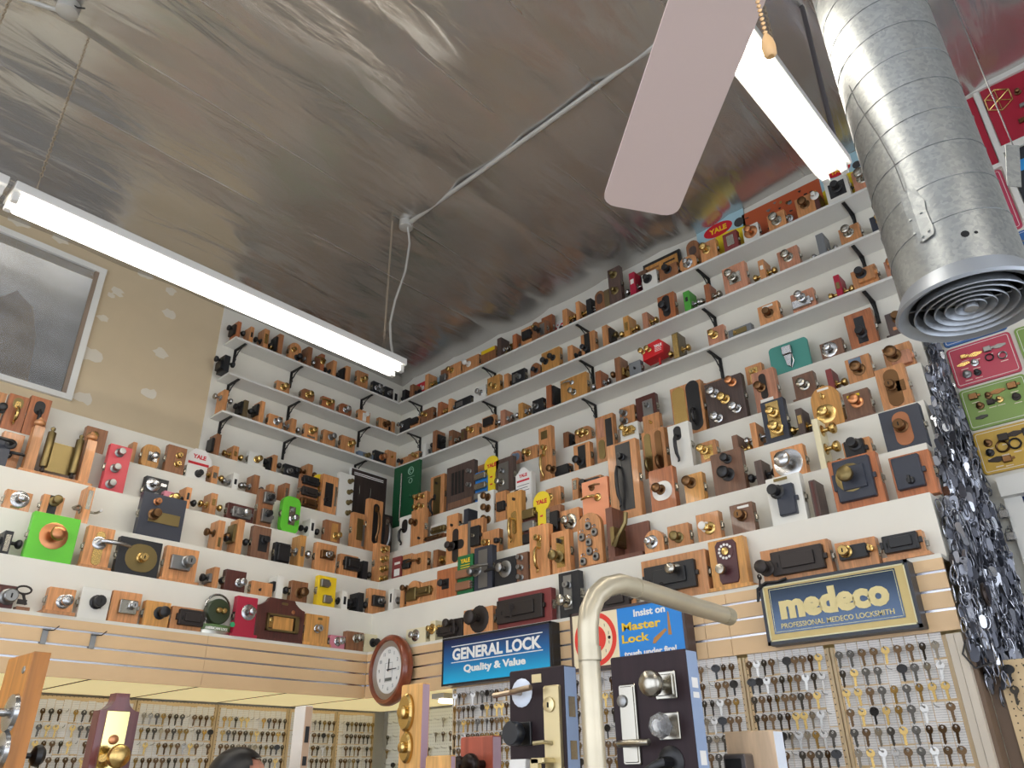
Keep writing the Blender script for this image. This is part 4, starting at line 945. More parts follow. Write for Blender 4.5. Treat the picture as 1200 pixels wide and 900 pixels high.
def ycard_(t, w, h, it, bg, fg):
    obj('card_sheet', MB().prism([(-w / 2, 0), (w / 2, 0), (w / 2, h * .75), (w * .2, h), (-w * .2, h), (-w / 2, h * .75)] if bg is CARD else [(-w / 2, 0), (w / 2, 0), (w / 2, h), (-w / 2, h)], 0, .003), bg, t)
    text('lettering', 'YALE', .05, fg, t, (0, -.001, h * .78), w=w * .5, bold=.002)
    if bg is CARD:
        text('lettering', 'UNDER NEW KEY', .03, RED, t, (0, -.001, h * .58), w=w * .8, bold=.001) if False else obj('printed_line', MB().box(-w * .4, w * .4, -.001, 0, h * .55, h * .62), RED, t)
        for i in range(4): obj('printed_line', MB().box(-w * .38, w * (.38 - .1 * (i % 2)), -.0008, 0, h * (.42 - .09 * i), h * (.435 - .09 * i)), INK, t)
@sp('ycard')
def _(t, w, h, it): ycard_(t, w, h, it, CARD, RED)
@sp('ycardr')
def _(t, w, h, it):
    obj('card_sheet', MB().box(-w / 2, w / 2, 0, .003, 0, h), RED, t); text('lettering', 'Yale', .05, WTX, t, (0, -.001, h * .72), w=w * .6, bold=.002)
    obj('printed_line', MB().box(-w * .4, w * .4, -.001, 0, h * .3, h * .36), WTX, t)
@sp('bluec')
def _(t, w, h, it):
    obj('card_sheet', MB().box(-w / 2, w / 2, 0, .003, 0, h), mat('card_pale_blue', 'B8D6E0', .5), t); obj('printed_bar', MB().box(-w * .4, w * .4, -.001, 0, h * .6, h * .72), mat('print_teal', '2C5F78', .5), t)
@sp('dkboard')
def _(t, w, h, it):
    obj('board', MB().box(-w / 2, w / 2, 0, .02, 0, h), mat('board_dark_grain', '3B2E2A', .5, 0, 'wood', scale=14.), t)
    obj('pale_frame', MB().box(-w / 2 - .008, -w / 2, -.004, .02, 0, h).box(-w / 2 - .008, w / 2, -.004, .02, h, h + .008), trimw, t)
    text('lettering', 'Decorative Hardware', .03, WTX, t, (0, -.001, h * .95), w=w * .85, bold=.001) if False else None
    for x in (-.28, .02): obj('bar_pull', MB().tube([(x * w, -.012, h * .55), (x * w, -.018, h * .56), (x * w, -.018, h * .7), (x * w, -.012, h * .71)], .004, 6), M('gl'), t)
    for zz in (.93, .9): obj('printed_line', MB().box(-w * .42, w * .4, -.001, 0, h * zz, h * zz + .008), WTX, t)
@sp('greenb')
def _(t, w, h, it):
    g = mat('board_green', '14502F', .45)
    obj('board', MB().box(-w / 2, w / 2, 0, .03, 0, h, .003), g, t)
    pale = mat('print_pale_green', '8FB8A0', .5)
    obj('emblem', MB().tube([(w * .18 + .035 * math.cos(a * .4), -.001, h * .86 + .035 * math.sin(a * .4)) for a in range(17)], .004, 5).tube([(w * .18 + .018 * math.cos(a * .5), -.001, h * .86 + .018 * math.sin(a * .5)) for a in range(11)], .003, 5), pale, t)
    obj('emblem', MB().tube([(w * .18 + .022 * math.cos(a * .4), -.001, h * .7 + .022 * math.sin(a * .4)) for a in range(17)], .003, 5), pale, t)
    obj('printed_line', MB().box(w * .05, w * .32, -.001, 0, h * .76, h * .765), pale, t)
    obj('steel_rod', MB().tube([(-w * .15, -.012, h * .1), (-w * .15, -.012, h * .86)], .007, 8), M('gl'), t)
    obj('lower_knob', MB().lathe([(.012, 0), (.016, .01), (.008, .016)], 10, Matrix.Translation((w * .2, 0, h * .45))), g, t)
@sp('ikey')
def _(t, w, h, it):
    ir = M('ir')
    obj('wooden_stand', MB().box(-.03, .035, -.01, .04, 0, .018, .002), W('br'), t)
    mb = MB(); R_ = .028
    mb.tube([(R_ * 1.25 * math.cos(2 * PI * i / 18) - .012, -.0, h - R_ + R_ * .7 * math.sin(2 * PI * i / 18)) for i in range(19)], .005, 6)
    mb.tube([(-.01, 0, h - R_ * 1.7), (-.004, 0, h * .5), (.014, 0, .03)], [.007, .0065, .007], 7)
    mb.box(-.03, .014, -.003, .003, .03, .055); obj('shank_and_bow', mb, ir, t)
    obj('collar', MB().lathe([(.01, -.004), (.01, .004)], 8, Matrix.Translation((-.009, 0, h * .62)) @ Matrix.Rotation(PI / 2, 4, 'X')), ir, t)
@sp('gdisc')
def _(t, w, h, it):
    gn = mat('enamel_dark_green', '2E3A22', .35); tin = mat('tin_olive_green', '5E7A48', .45)
    obj('tin', MB().lathe([(w * .47, 0), (w * .5, .006), (w * .5, h * .3), (w * .47, h * .31), (w * .2, h * .315)], 22, Matrix.Translation((0, .04, 0)) @ Matrix.Diagonal((1, .32, 1, 1)) @ Matrix.Rotation(-PI / 2, 4, 'X')), tin, t)
    obj('tin_rim', MB().lathe([(w * .505, .0), (w * .512, .01), (w * .505, .02)], 22, Matrix.Translation((0, .04, .004)) @ Matrix.Diagonal((1, .32, 1, 1)) @ Matrix.Rotation(-PI / 2, 4, 'X'), False), mat('tin_silver', 'C9C9C0', .3, 1), t)
    tx = text('lettering', 'AMERICAN LOCK', .02, WTX, t, (0, 0, h * .18), w=w * .82, bold=.0008)
    for v in tx.data.vertices:
        a = v.co.x / (w * .5); v.co.x = math.sin(a) * w * .5; v.co.y += .04 - .32 * w * .5 * math.cos(a) - .002
    z = h * .32 + w * .37
    bdy = obj('padlock_disc', MB().lathe([(w * .36, -.05), (w * .38, -.045), (w * .38, .0), (w * .35, .006), (w * .2, .008)], 26, Matrix.Translation((0, .02, z))), gn, t)
    obj('shackle', MB().tube([(w * .4 * math.cos(PI * i / 12), .045, z + w * .12 + w * .4 * math.sin(PI * i / 12)) for i in range(13)], .007, 7), M('si'), t)
    for dx in (-.05, .12): obj('brass_knob', MB().lathe([(.02, 0), (.02, .012), (.014, .02), (.006, .021)], 12, Matrix.Translation((w * (dx + .02), .014, z + .006))), M('br'), t)
    obj('green_tag', MB().lathe([(.016, 0), (.016, .004)], 12, Matrix.Translation((w * .4, -.02, h * .33))), mat('tag_green', '2F9A62', .5), t)
@sp('mahog')
def _(t, w, h, it):
    wd = W('mh'); c = w * .22
    obj('base_plinth', MB().box(-w / 2, w / 2, -.012, .06, 0, .016, .002), wd, t)
    hh = h; q = []
    for a in range(5): q.append((w / 2 - c * .55 + c * .55 * math.cos(-PI / 2 - a * PI / 8) * 1, hh * .8 + .0))
    poly = [(-w / 2, .016), (w / 2, .016), (w / 2, hh * .78), (w * .44, hh * .80), (w * .38, hh * .84), (w * .3, hh * .92), (w * .26, hh), (-w * .26, hh), (-w * .3, hh * .92), (-w * .38, hh * .84), (-w * .44, hh * .80), (-w / 2, hh * .78)]
    obj('plaque', MB().prism(poly, 0, .035, .003), wd, t)
    fr = MB()
    x0, x1, z0, z1 = -w * .3, w * .36, h * .22, h * .62
    fr.box(x0, x1, -.02, 0, z0, z0 + .012).box(x0, x1, -.02, 0, z1 - .012, z1).box(x0, x0 + .012, -.02, 0, z0, z1).box(x1 - .03, x1, -.02, 0, z0, z1)
    obj('brass_frame', fr, M('ol'), t)
    obj('wood_inset', MB().box(x0 + .05, x1 - .04, -.012, 0, z0 + .012, z1 - .014, .002), W('oa'), t)
    obj('brass_works', MB().lathe([(.02, 0), (.016, .015), (.01, .018)], 12, Matrix.Translation((x0 + .032, 0, z1 - .04))).box(x0 + .015, x0 + .045, -.01, 0, z0 + .02, z0 + .06), M('br'), t)
    obj('copper_button', MB().lathe([(.013, 0), (.013, .004), (.008, .006)], 14, Matrix.Translation((w * .24, 0, h * .72))), M('co'), t)
    obj('badge', MB().prism(rrect(-.025 + w * .05, .025 + w * .05, h * .86, h * .92, .008), -.002, 0), M('ol'), t)
@sp('greeny')
def _(t, w, h, it):
    obj('card_sheet', MB().box(-w / 2, w / 2, 0, .02, 0, h), mat('card_green', '1B6A3A', .5), t)
    text('lettering', 'YALE', .05, YTX, t, (0, -.001, h * .86), w=w * .62, bold=.002)
    for zz in (.74, .68): obj('printed_line', MB().box(-w * .3, w * .3, -.001, 0, h * zz, h * zz + .005), YTX, t)
    for zz in (.42, .12):
        c_ = obj('rim_lock_case', MB().box(-w * .5, w * .45, -.025, 0, h * zz, h * (zz + .2), .003), mat('lock_brown', '8A5F45', .5), t)
        for i in range(3): obj('bolt_lug', MB().box(w * .45, w * .58, -.02, -.005, h * (zz + .02 + .06 * i), h * (zz + .05 + .06 * i)), M('gy'), c_)
@sp('pads')
def _(t, w, h, it):
    obj('base_plinth', MB().box(-w * .55, w * .55, .0, .1, 0, .016, .002), W('br'), t)
    obj('arched_board', MB().prism([(a, b_ + .016) for a, b_ in archp(w, h - .016)], 0, .03, .002), W('ta'), t)
    for x, z in ((0, .82), (-.28, .64), (.25, .68), (0, .52), (-.28, .2), (.25, .24), (0, .36)):
        P = obj('padlock', MB().prism(rrect(x * w - .02, x * w + .02, z * h - .048, z * h, .017), -.018, 0, .003), M('gy'), t)
        obj('shackle', MB().tube([(x * w + .012 * math.cos(PI * i / 8), -.01, z * h + .008 + .014 * math.sin(PI * i / 8)) for i in range(9)], .003, 5), M('si'), P)
        obj('keyway', MB().lathe([(.009, 0), (.009, .002)], 10, Matrix.Translation((x * w, -.02, z * h - .024))), HOLE, P)
@sp('closer')
def _(t, w, h, it):
    bd_ = mat('board_chocolate', '6E4433', .5, 0, 'wood', scale=10.)
    obj('base_board', MB().box(-w * .28, w * .75, -.01, .12, 0, .03, .002), bd_, t)
    obj('side_panel', MB().box(-w * .28, -w * .08, -.0, .13, .03, h, .002), bd_, t)
    obj('back_panel', MB().box(-w * .08, w * .7, .1, .12, .03, h * .7, .002), bd_, t)
    obj('lever_arm', MB().tube([(-w * .05, .08, h * .35), (0, -.02, h * .3), (w * .15, -.03, h * .42), (w * .38, -.03, h * .62), (w * .42, -.03, h * .8)], [.02, .02, .015, .014, .014], 6), M('ol'), t)
    obj('arm_plate', MB().box(-w * .12, -w * .0, -.02, .1, h * .28, h * .62, .003), M('ol'), t)
    obj('black_knob', MB().lathe([(.02, 0), (.024, .02), (.01, .03)], 10, Matrix.Translation((-w * .3, .05, h * .3)) @ Matrix.Rotation(-PI / 2, 4, 'Z')), M('bk'), t)
@sp('teal')
def _(t, w, h, it):
    obj('board', MB().prism(rrect(-w * .45, w * .45, 0, h * .95, .025), 0, .02, .002), W('tl'), t)
    z = h * .55
    cl = obj('hasp_clip', MB().box(-w * .12, w * .1, -.03, 0, z, z + .06, .004).prism([(-w * .06, z - .075), (w * .02, z - .09), (w * .08, z), (-w * .1, z)], -.02, 0, .003), M('si'), t)
    obj('loop', MB().tube([(w * .02, 0, z + .01), (w * .09, -.02, z - .01), (w * .1, -.02, z - .06), (w * .02, -.008, z - .095)], .005, 6), M('si'), cl)
@sp('redhouse')
def _(t, w, h, it):
    rd = mat('enamel_red', 'D0252B', .35)
    obj('foot', MB().lathe([(.055, 0), (.05, .008), (.012, .012)], 18, Matrix.Translation((w * .1, .04, 0)) @ Matrix.Rotation(-PI / 2, 4, 'X')), M('ir'), t)
    obj('stem', MB().box(w * .1 - .006, w * .1 + .006, .03, .045, .01, h * .4), rd, t)
    w2 = w * .5
    obj('house_body', MB().prism([(-w2, h * .38), (w2 * .8, h * .45), (w2 * .9, h * .85), (w2 * .55, h), (-w2 * .5, h * .95), (-w2, h * .75)], -.01, .09, .003), rd, t)
    text('lettering', 'YALE', .03, WTX, t, (w2 * .42, -.011, h * .76), w=w2 * .7, bold=.002)
    for i in range(3): obj('printed_line', MB().box(w2 * .12, w2 * .7, -.0112, -.01, h * (.66 - .05 * i), h * (.675 - .05 * i)), WTX, t)
    for dx in (-.9, -.35):
        k_ = cobj(('rose', .02), 'rosette', rose_f(.02), M('br'), t, (dx * w2, -.01, h * .72)); cobj(('knob', .8), 'knob', knob_f(.8), M('br'), t, (dx * w2, -.012, h * .72))
@sp('bring')
def _(t, w, h, it):
    r = h * .45
    obj('plate', MB().lathe([(r, 0), (r, .012), (r * .85, .016)], 24, Matrix.Translation((0, .03, r))), M('br'), t)
    obj('toothed_edge', MB().prism([((r * (1.06 if i % 2 else .96)) * math.cos(2 * PI * i / 44), r + (r * (1.06 if i % 2 else .96)) * math.sin(2 * PI * i / 44)) for i in range(44)], .018, .03), M('ol'), t)
    for i in range(5): obj('tumbler', MB().lathe([(.008, 0), (.008, .01)], 8, Matrix.Translation((r * .5 * math.cos(i * 1.25), .014, r + r * .5 * math.sin(i * 1.25)))), M('ol'), t)
@sp('ypost')
def _(t, w, h, it):
    w *= 1.5
    obj('sheet', MB().box(-w / 2, w / 2, 0, .003, 0, h), CARD, t); obj('red_block', MB().box(-w * .48, w * .1, -.001, 0, h * .35, h * .85), RED, t)
    text('lettering', 'Yale', .06, WTX, t, (-w * .25, -.002, h * .68), w=w * .36, bold=.003); obj('printed_line', MB().box(-w * .1, w * .06, -.002, 0, h * .5, h * .55), WTX, t)
    obj('printed_lines', MB().box(w * .28, w * .45, -.001, 0, h * .7, h * .72).box(w * .28, w * .42, -.001, 0, h * .62, h * .64).box(w * .28, w * .45, -.001, 0, h * .54, h * .56), INK, t)
@sp('yposter')
def _(t, w, h, it):
    obj('sheet', MB().box(-w / 2, w / 2, 0, .003, 0, h), mat('poster_pale_blue', 'A8CDD8', .5), t)
    obj('yellow_field', MB().prism([(-w * .5, 0), (w * .5, 0), (w * .5, h * .62), (0, h * .7), (-w * .5, h * .55)], -.0008, 0), YEL, t)
    e = obj('red_oval', MB().prism(disc(w * .3, 24, -w * .05, h * .8, 1, .5), -.0016, 0), RED, t)
    text('lettering', 'YALE', .05, YTX, t, (-w * .05, -.0022, h * .8), w=w * .36, bold=.002)
    dk_ = mat('poster_dark', '2B2B2C', .4)
    for x, z, r in ((-.3, .45, .09), (.1, .38, .08), (.38, .75, .1), (-.1, .2, .07), (.3, .18, .08)):
        obj('printed_lock', MB().prism(disc(r * w, 14, x * w, z * h), -.0016, 0).box(x * w + r * w, x * w + r * w * 2, -.0016, 0, z * h - .004, z * h + .004), dk_, t)
@sp('oposter')
def _(t, w, h, it):
    obj('sheet', MB().box(-w / 2, w / 2, 0, .004, 0, h), mat('poster_orange', 'B4552F', .5), t)
    r = random.Random(5)
    for i in range(26):
        x, z = r.uniform(-.46, .46), r.uniform(.3, .93); s = r.uniform(.008, .02); c_ = r.choice(['bk', 'bk', 'bz', 'br', 'gy'])
        poly = r.choice([disc(s, 10), disc(s, 10, 0, 0, 1.3, .5), [(-s * 1.2, s * .4), (0, -s), (s * 1.2, s * .4), (0, s * .7)], [(-s, -s * .3), (s, -s * .3), (s * .7, s * .5), (-s * .7, s * .5)]])
        obj('small_fitting', MB().prism([(px_ + x * w, pz_ + z * h) for px_, pz_ in poly], -.004, 0), M(c_), t)
    obj('chrome_ring', MB().lathe([(.04, 0), (.04, .008), (.028, .012), (.02, .006), (.012, .01)], 16, Matrix.Translation((.05 * w, 0, h * .42))), M('si'), t)
@sp('grille')
def _(t, w, h, it):
    obj('black_frame', MB().box(-w / 2 - .02, w / 2 + .02, .01, .03, 0, h), M('bk'), t)
    obj('oak_board', MB().box(-w / 2, w / 2, 0, .02, 0, h * .9, .002), W('oa'), t)
    for i in range(6):
        for s in (-1, 1): obj('slot', MB().box(min(s * w * .07, s * w * .42), max(s * w * .07, s * w * .42), -.0015, 0, h * (.1 + .13 * i), h * (.15 + .13 * i)), mat('slot_dark', '2A1C14', .6) if s > 0 else mat('slot_brown', '8A5B3A', .6), t)  # slots brown on one half, near black on the other
@sp('cardtop')
def _(t, w, h, it):
    ww = w * .92; z0 = h * .5; hh = h * .62
    c_ = obj('card_sheet', MB().prism([(-ww / 2, z0), (ww / 2, z0), (ww / 2, z0 + hh * .75), (ww * .1, z0 + hh), (-ww * .1, z0 + hh), (-ww / 2, z0 + hh * .75)], -.006, -.003), CARD, t)
    text('lettering', 'YALE', .05, RED, c_, (0, -.0065, z0 + hh * .72), w=ww * .55, bold=.002)
    obj('red_rule', MB().box(-ww * .42, ww * .42, -.0068, -.006, z0 + hh * .5, z0 + hh * .57), RED, c_)
    for i in range(3): obj('printed_line', MB().box(-ww * .4, ww * (.4 - .1 * (i % 2)), -.0066, -.006, z0 + hh * (.36 - .1 * i), z0 + hh * (.38 - .1 * i)), INK, c_)
@sp('dial')
def _(t, w, h, it):
    mr_ = mat('plate_maroon', '4A2226', .4)
    obj('maroon_plate', MB().prism([(-w * .27, h * .2), (-w * .22, h * .12), (w * .22, h * .12), (w * .27, h * .2), (w * .3, h * .88), (w * .22, h * .96), (-w * .22, h * .96), (-w * .3, h * .88)], -.008, 0, .003), mr_, t)
    obj('number_ring', MB().lathe([(.042, .008), (.042, .011)], 24, Matrix.Translation((0, 0, h * .74))), mr_, t)
    mb = MB()
    for i in range(10):
        a = .6 + i * .52; mb.lathe([(.007, .011), (.007, .013)], 8, Matrix.Translation((.034 * math.cos(a), 0, h * .74 + .034 * math.sin(a))))
    obj('finger_holes', mb, CARD, t)
    d_ = obj('brass_dial', MB().lathe([(.02, .011), (.019, .018), (.012, .02)], 14, Matrix.Translation((0, 0, h * .74))), M('br'), t)
    cobj(('drum', 1.0), 'knob', drum_f(1.), M('gl'), t, (-w * .1, -.008, h * .38))
parse(DATA)
build_items()
# ------------------------------------------------------------------ ceiling fixtures
GALV = bpy.data.materials.new('galvanised_steel'); GALV.use_nodes = True; nt = GALV.node_tree; b = nt.nodes['Principled BSDF']
b.inputs['Metallic'].default_value = .9
tc = nt.nodes.new('ShaderNodeTexCoord'); vo = nt.nodes.new('ShaderNodeTexVoronoi'); vo.inputs['Scale'].default_value = 95.; n2 = nt.nodes.new('ShaderNodeTexNoise'); n2.inputs['Scale'].default_value = 9.; n2.inputs['Detail'].default_value = 6
mx = nt.nodes.new('ShaderNodeVectorMath'); mx.operation = 'ADD'; nt.links.new(tc.outputs['Object'], n2.inputs['Vector']); nt.links.new(tc.outputs['Object'], mx.inputs[0]); ms = nt.nodes.new('ShaderNodeVectorMath'); ms.operation = 'SCALE'; ms.inputs['Scale'].default_value = .05
nt.links.new(n2.outputs['Color'], ms.inputs[0]); nt.links.new(ms.outputs[0], mx.inputs[1]); nt.links.new(mx.outputs[0], vo.inputs['Vector'])
sep = nt.nodes.new('ShaderNodeSeparateColor'); nt.links.new(vo.outputs['Color'], sep.inputs[0])
rp = nt.nodes.new('ShaderNodeValToRGB'); rp.color_ramp.elements[0].color = (*lin('989C9C'), 1); rp.color_ramp.elements[1].color = (*lin('ACAFAE'), 1); nt.links.new(sep.outputs[0], rp.inputs[0]); nt.links.new(rp.outputs[0], b.inputs['Base Color'])
rr_ = nt.nodes.new('ShaderNodeMapRange'); rr_.inputs['To Min'].default_value = .36; rr_.inputs['To Max'].default_value = .46; nt.links.new(sep.outputs[1], rr_.inputs['Value']); nt.links.new(rr_.outputs[0], b.inputs['Roughness'])
TUBE = emit('fluorescent_glow', 'FFF8EC', 17.)
HOUS = mat('fixture_white_enamel', 'D9D8D3', .4)
GREY = mat('grey_plastic', '9A9A97', .5)
CHAIN = mat('chain_steel', 'B3A48E', .35, .9)
def chain(mb, p0, p1, step=.02, r=.0025):
    p0, p1 = Vector(p0), Vector(p1); n = int((p1 - p0).length / step)
    for i in range(n):
        c = p0.lerp(p1, (i + .5) / n); ax = Vector((1, 0, 0)) if i % 2 else Vector((0, 1, 0)); d = (p1 - p0).normalized()
        mb.tube([c + ax * math.cos(2 * PI * q / 6) * .007 + d * math.sin(2 * PI * q / 6) * step * .72 for q in range(7)], r, 4, False)
def fixture(x, y0, y1, z, lab, chains, group='chain hung tube lights'):
    t = thing('fluorescent_fixture', lab, 'ceiling light', (x, (y0 + y1) / 2, z), 0, group)
    h = (y1 - y0) / 2
    obj('housing', MB().box(-.085, .085, -h, h, .012, .062, .004), HOUS, t)
    for s in (-1, 1):
        obj('tube', MB().lathe([(.010, -h + .035), (.0195, -h + .045), (.0195, h - .045), (.010, h - .035)], 14, Matrix.Translation((s * .046, 0, -.016))), TUBE, t)
        for e in (-1, 1): obj('tube_socket', MB().box(s * .046 - .017, s * .046 + .017, e * (h - .02) - .016, e * (h - .02) + .016, -.036, .014, .004), HOUS, t)
    for yc in chains:
        mb = MB(); zc = CEIL(x) - z - .01
        mb.tube([(-.03, yc - (y0 + y1) / 2, .062), (0, yc - (y0 + y1) / 2, .2), (.03, yc - (y0 + y1) / 2, .062)], .0015, 4)
        chain(mb, (0, yc - (y0 + y1) / 2, .2), (0, yc - (y0 + y1) / 2, zc)); obj('chain', mb, CHAIN, t)
    return t
_c = onz(CEIL(.9), 460, 258); FX = _c.x
lo, hi = 1.2, 2.4
for _ in range(40):
    mm = (lo + hi) / 2
    if pr(FX, _c.y, mm + .06)[1] > 417: lo = mm
    else: hi = mm
FZ = lo
def ysolve(x, z, u):
    lo, hi = -3.3, .8
    for _ in range(40):
        mm = (lo + hi) / 2
        if pr(x, mm, z)[0] < u: lo = mm
        else: hi = mm
    return lo
ye = ysolve(FX, FZ, 467); ys = ysolve(FX, FZ, 9)
fixture(FX, ys, ye, FZ, 'long white tube light on chains at left, over the window wall', (onz(CEIL(FX), 112, 32).y, _c.y))
fixture(FX, ys - 2.5, ys - .03, FZ, 'white tube light cut by left edge, end to end with another', (ys - 2.3, onz(CEIL(FX), 42, 0).y - .1))
F2 = onz(1.80, 979, 203)
fixture(F2.x, F2.y - 2.42, F2.y, 1.80, 'white tube light at right, partly hidden behind the fan blade', (F2.y - 2.2, F2.y - .5))
fixture(F2.x, F2.y - 5.1, F2.y - 2.6, 1.80, 'added unseen tube light behind the viewpoint on the right', (F2.y - 4.9, F2.y - 2.8))  # unseen fixture added for more light from behind the camera
fixture(6.6, -4.6, -2.2, 1.80, 'added unseen tube light far to the right of the duct', (-4.4, -2.5))  # another unseen fixture, added for light from the right
print('FIX', FX, FZ, ys, ye, F2)
# conduit run, junction boxes and the flexible cord
PIPEM = mat('conduit_steel', 'C2C1BB', .42, .4)
def cz(x): return CEIL(x) - .035
JB = onz(CEIL(.95) - .03, 476, 263)
t = thing('ceiling_conduit', 'thin steel conduit pipe running along the foil ceiling to a box', 'conduit')
mb = MB().tube([(JB.x + .07, JB.y, cz(JB.x)), (2.2, JB.y - .02, cz(2.2)), (3.3, JB.y - .04, cz(3.3)), (5.5, JB.y - .06, cz(5.5))], .016, 8); obj('pipe', mb, PIPEM, t)
bx = obj('junction_box', MB().lathe([(.052, -.03), (.052, .028), (.045, .032)], 20, Matrix.Translation((JB.x, JB.y, cz(JB.x))) @ Matrix.Rotation(PI / 2, 4, 'X')), PIPEM, t)
obj('connector', MB().tube([(JB.x + .04, JB.y, cz(JB.x)), (JB.x + .1, JB.y, cz(JB.x))], .018, 8), PIPEM, bx)
x0, y0, z0 = JB.x + .02, JB.y, cz(JB.x) - .03
tag(obj('flexible_cord', MB().tube([(x0, y0, z0)] + [tuple(CP + ray(u, v) * ((JB - CP).length * (1 - k_) + (Vector((FX, ye - .02, FZ)) - CP).length * k_)) for u, v, k_ in ((480, 285, .1), (475, 318, .3), (463, 352, .55), (457, 380, .75), (458, 402, .9), (461, 422, .97))] + [(FX, ye - .03, FZ + .064)], .0085, 8), mat('cord_grey', 'B0ADA5', .5)), 'pale grey flexible cord hanging from ceiling box to the left light', 'cord')
JB2 = onz(CEIL(1.) - .045, 80, 10)
t = thing('junction_box', 'round steel junction box on the foil ceiling, top left corner', 'junction box', JB2)
obj('box_body', MB().lathe([(.055, -.03), (.055, .03), (.048, .034)], 20, Matrix.Rotation(PI / 2, 4, 'X')), PIPEM, t)
obj('conduit_stub', MB().tube([(-.04, -.03, -.01), (-.12, -.22, -.012), (-.2, -.6, -.016)], .0125, 8), PIPEM, t)
obj('black_wire', MB().tube([(.04, .0, 0), (.062, .03, -.02), (.066, .06, .0)], .004, 6), mat('wire_black', '1A1A1A', .5), t)
# ------------------------------------------------------------------ round duct
DP = CP + ray(1137, 358) * 2.55
DR = .168
t = thing('round_duct', 'galvanised spiral duct hanging at right with round louvred diffuser', 'air duct', (DP.x, DP.y, DP.z))
top = CEIL(DP.x) - DP.z - .03
obj('duct_body', MB().lathe([(DR, .05), (DR, top)], 48, Matrix.Rotation(-PI / 2, 4, 'X'), False), GALV, t)
sm_ = MB(); pts = []
for i in range(int(24 * (top - .1) / .128)):
    a = i * PI / 12; zz = .1 + .128 * i / 24; pts.append(((DR + .001) * math.cos(a), (DR + .001) * math.sin(a), zz))
sm_.tube(pts, .0016, 4); obj('spiral_seam', sm_, mat('seam_grey', '7C8182', .5, .6), t)
DIF = mat('diffuser_aluminium', 'A5ABB2', .42, .6)
fl = MB().lathe([(DR * .98, .06), (DR + .012, .03), (DR + .028, -.004), (DR + .022, -.012), (DR * .95, .004), (DR * .9, .03), (DR * .9, .06)], 48, Matrix.Rotation(-PI / 2, 4, 'X'), False)
obj('flange', fl, DIF, t)
for i, r in enumerate((.142, .115, .088, .061, .034)):
    obj('louvre_ring', MB().lathe([(r + .007, -.012), (r + .005, -.015), (r - .009, .018), (r - .007, .021), (r + .007, -.012)], 36, Matrix.Translation((0, 0, .0 + .002 * i)) @ Matrix.Rotation(-PI / 2, 4, 'X'), False), DIF, t)
obj('hub', MB().lathe([(.018, -.012), (.02, -.006), (.016, .01)], 18, Matrix.Rotation(-PI / 2, 4, 'X')), DIF, t)
sp_ = MB()
for k in range(4):
    a = .3 + k * PI / 2; sp_.tube([(.015 * math.cos(a), .015 * math.sin(a), .012), (.158 * math.cos(a), .158 * math.sin(a), .02)], .003, 5)
obj('spokes', sp_, DIF, t)
obj('dark_inside_disc', MB().lathe([(.001, .0), (DR * .93, .002)], 36, Matrix.Translation((0, 0, .14)) @ Matrix.Rotation(-PI / 2, 4, 'X'), False), mat('duct_inside_dark', '15171A', .8), t)  # near-black disc put in as the dark inside of the duct
hp = MB()
for (u, v, r) in ((1131, 274, .011), (1144, 272, .005)):
    d = ray(u, v); o_ = CP - DP; A_ = d.x ** 2 + d.y ** 2; B_ = o_.x * d.x + o_.y * d.y; C_ = o_.x ** 2 + o_.y ** 2 - (DR + .001) ** 2
    tt = (-B_ - math.sqrt(max(0, B_ * B_ - A_ * C_))) / A_; p = o_ + d * tt; n_ = Vector((p.x, p.y, 0)).normalized()
    hp.lathe([(r, .0), (r * .8, .001)], 10, Matrix.Translation(p) @ n_.to_track_quat('-Y', 'Z').to_matrix().to_4x4())
obj('screw_hole', hp, HOLE, t)
def on_duct(u, v, rad):
    d = ray(u, v); o_ = CP - DP; A_ = d.x ** 2 + d.y ** 2; B_ = o_.x * d.x + o_.y * d.y; C_ = o_.x ** 2 + o_.y ** 2 - rad ** 2
    q = B_ * B_ - A_ * C_; tt = (-B_ - math.sqrt(max(0, q))) / A_; return CP + d * tt
t = thing('damper_tag', 'sheet metal tag wired against the side of the round duct', 'metal tag', on_duct(1075, 262, DR + .004))
base = Vector(t.location)
poly = [(1055, 232), (1062, 222), (1071, 220), (1083, 234), (1085, 246), (1095, 268), (1094, 274), (1082, 283), (1076, 282), (1068, 262), (1060, 248)]
mb = MB(); pf = [on_duct(u, v, DR + .008) - base for u, v in poly]; pb = [on_duct(u, v, DR + .005) - base for u, v in poly]; n = len(poly)
mb.add(pf + pb, [tuple(range(n)), tuple(range(2 * n - 1, n - 1, -1))] + [(i, n + i, n + (i + 1) % n, (i + 1) % n) for i in range(n)]); obj('tag_plate', mb, GALV, t)
mb = MB(); mb.tube([on_duct(u, v, DR + .012) - base for u, v in ((1060, 224), (1055, 210), (1048, 192), (1040, 178), (1030, 160), (1018, 142), (1005, 122), (995, 100))], .0018, 5); obj('wire', mb, mat('wire_steel', '7E7E7E', .4, .8), t)
mb = MB()
for u, v in ((1067, 258), (1079, 249), (1088, 270), (1081, 277), (1072, 274)):
    p = on_duct(u, v, DR + .009) - base; mb.add([p + Vector((dx, dy, dz)) for dx in (-.003, .003) for dy in (-.003, .003) for dz in (-.003, .003)], [(0, 1, 3, 2), (4, 6, 7, 5), (0, 4, 5, 1), (2, 3, 7, 6), (0, 2, 6, 4), (1, 5, 7, 3)], True)
obj('rivet', mb, GALV, t)
wp = CP + ray(1187, 170) * 3.0
t = thing('hanging_tag', 'thin sheet metal tag hanging on a long wire right of duct', 'metal tag', wp)
obj('wire', MB().tube([(0, 0, .0), (.0, .003, .5), (0, 0, CEIL(wp.x) - wp.z - .02)], .0022, 5), MATS['wire_steel'], t)
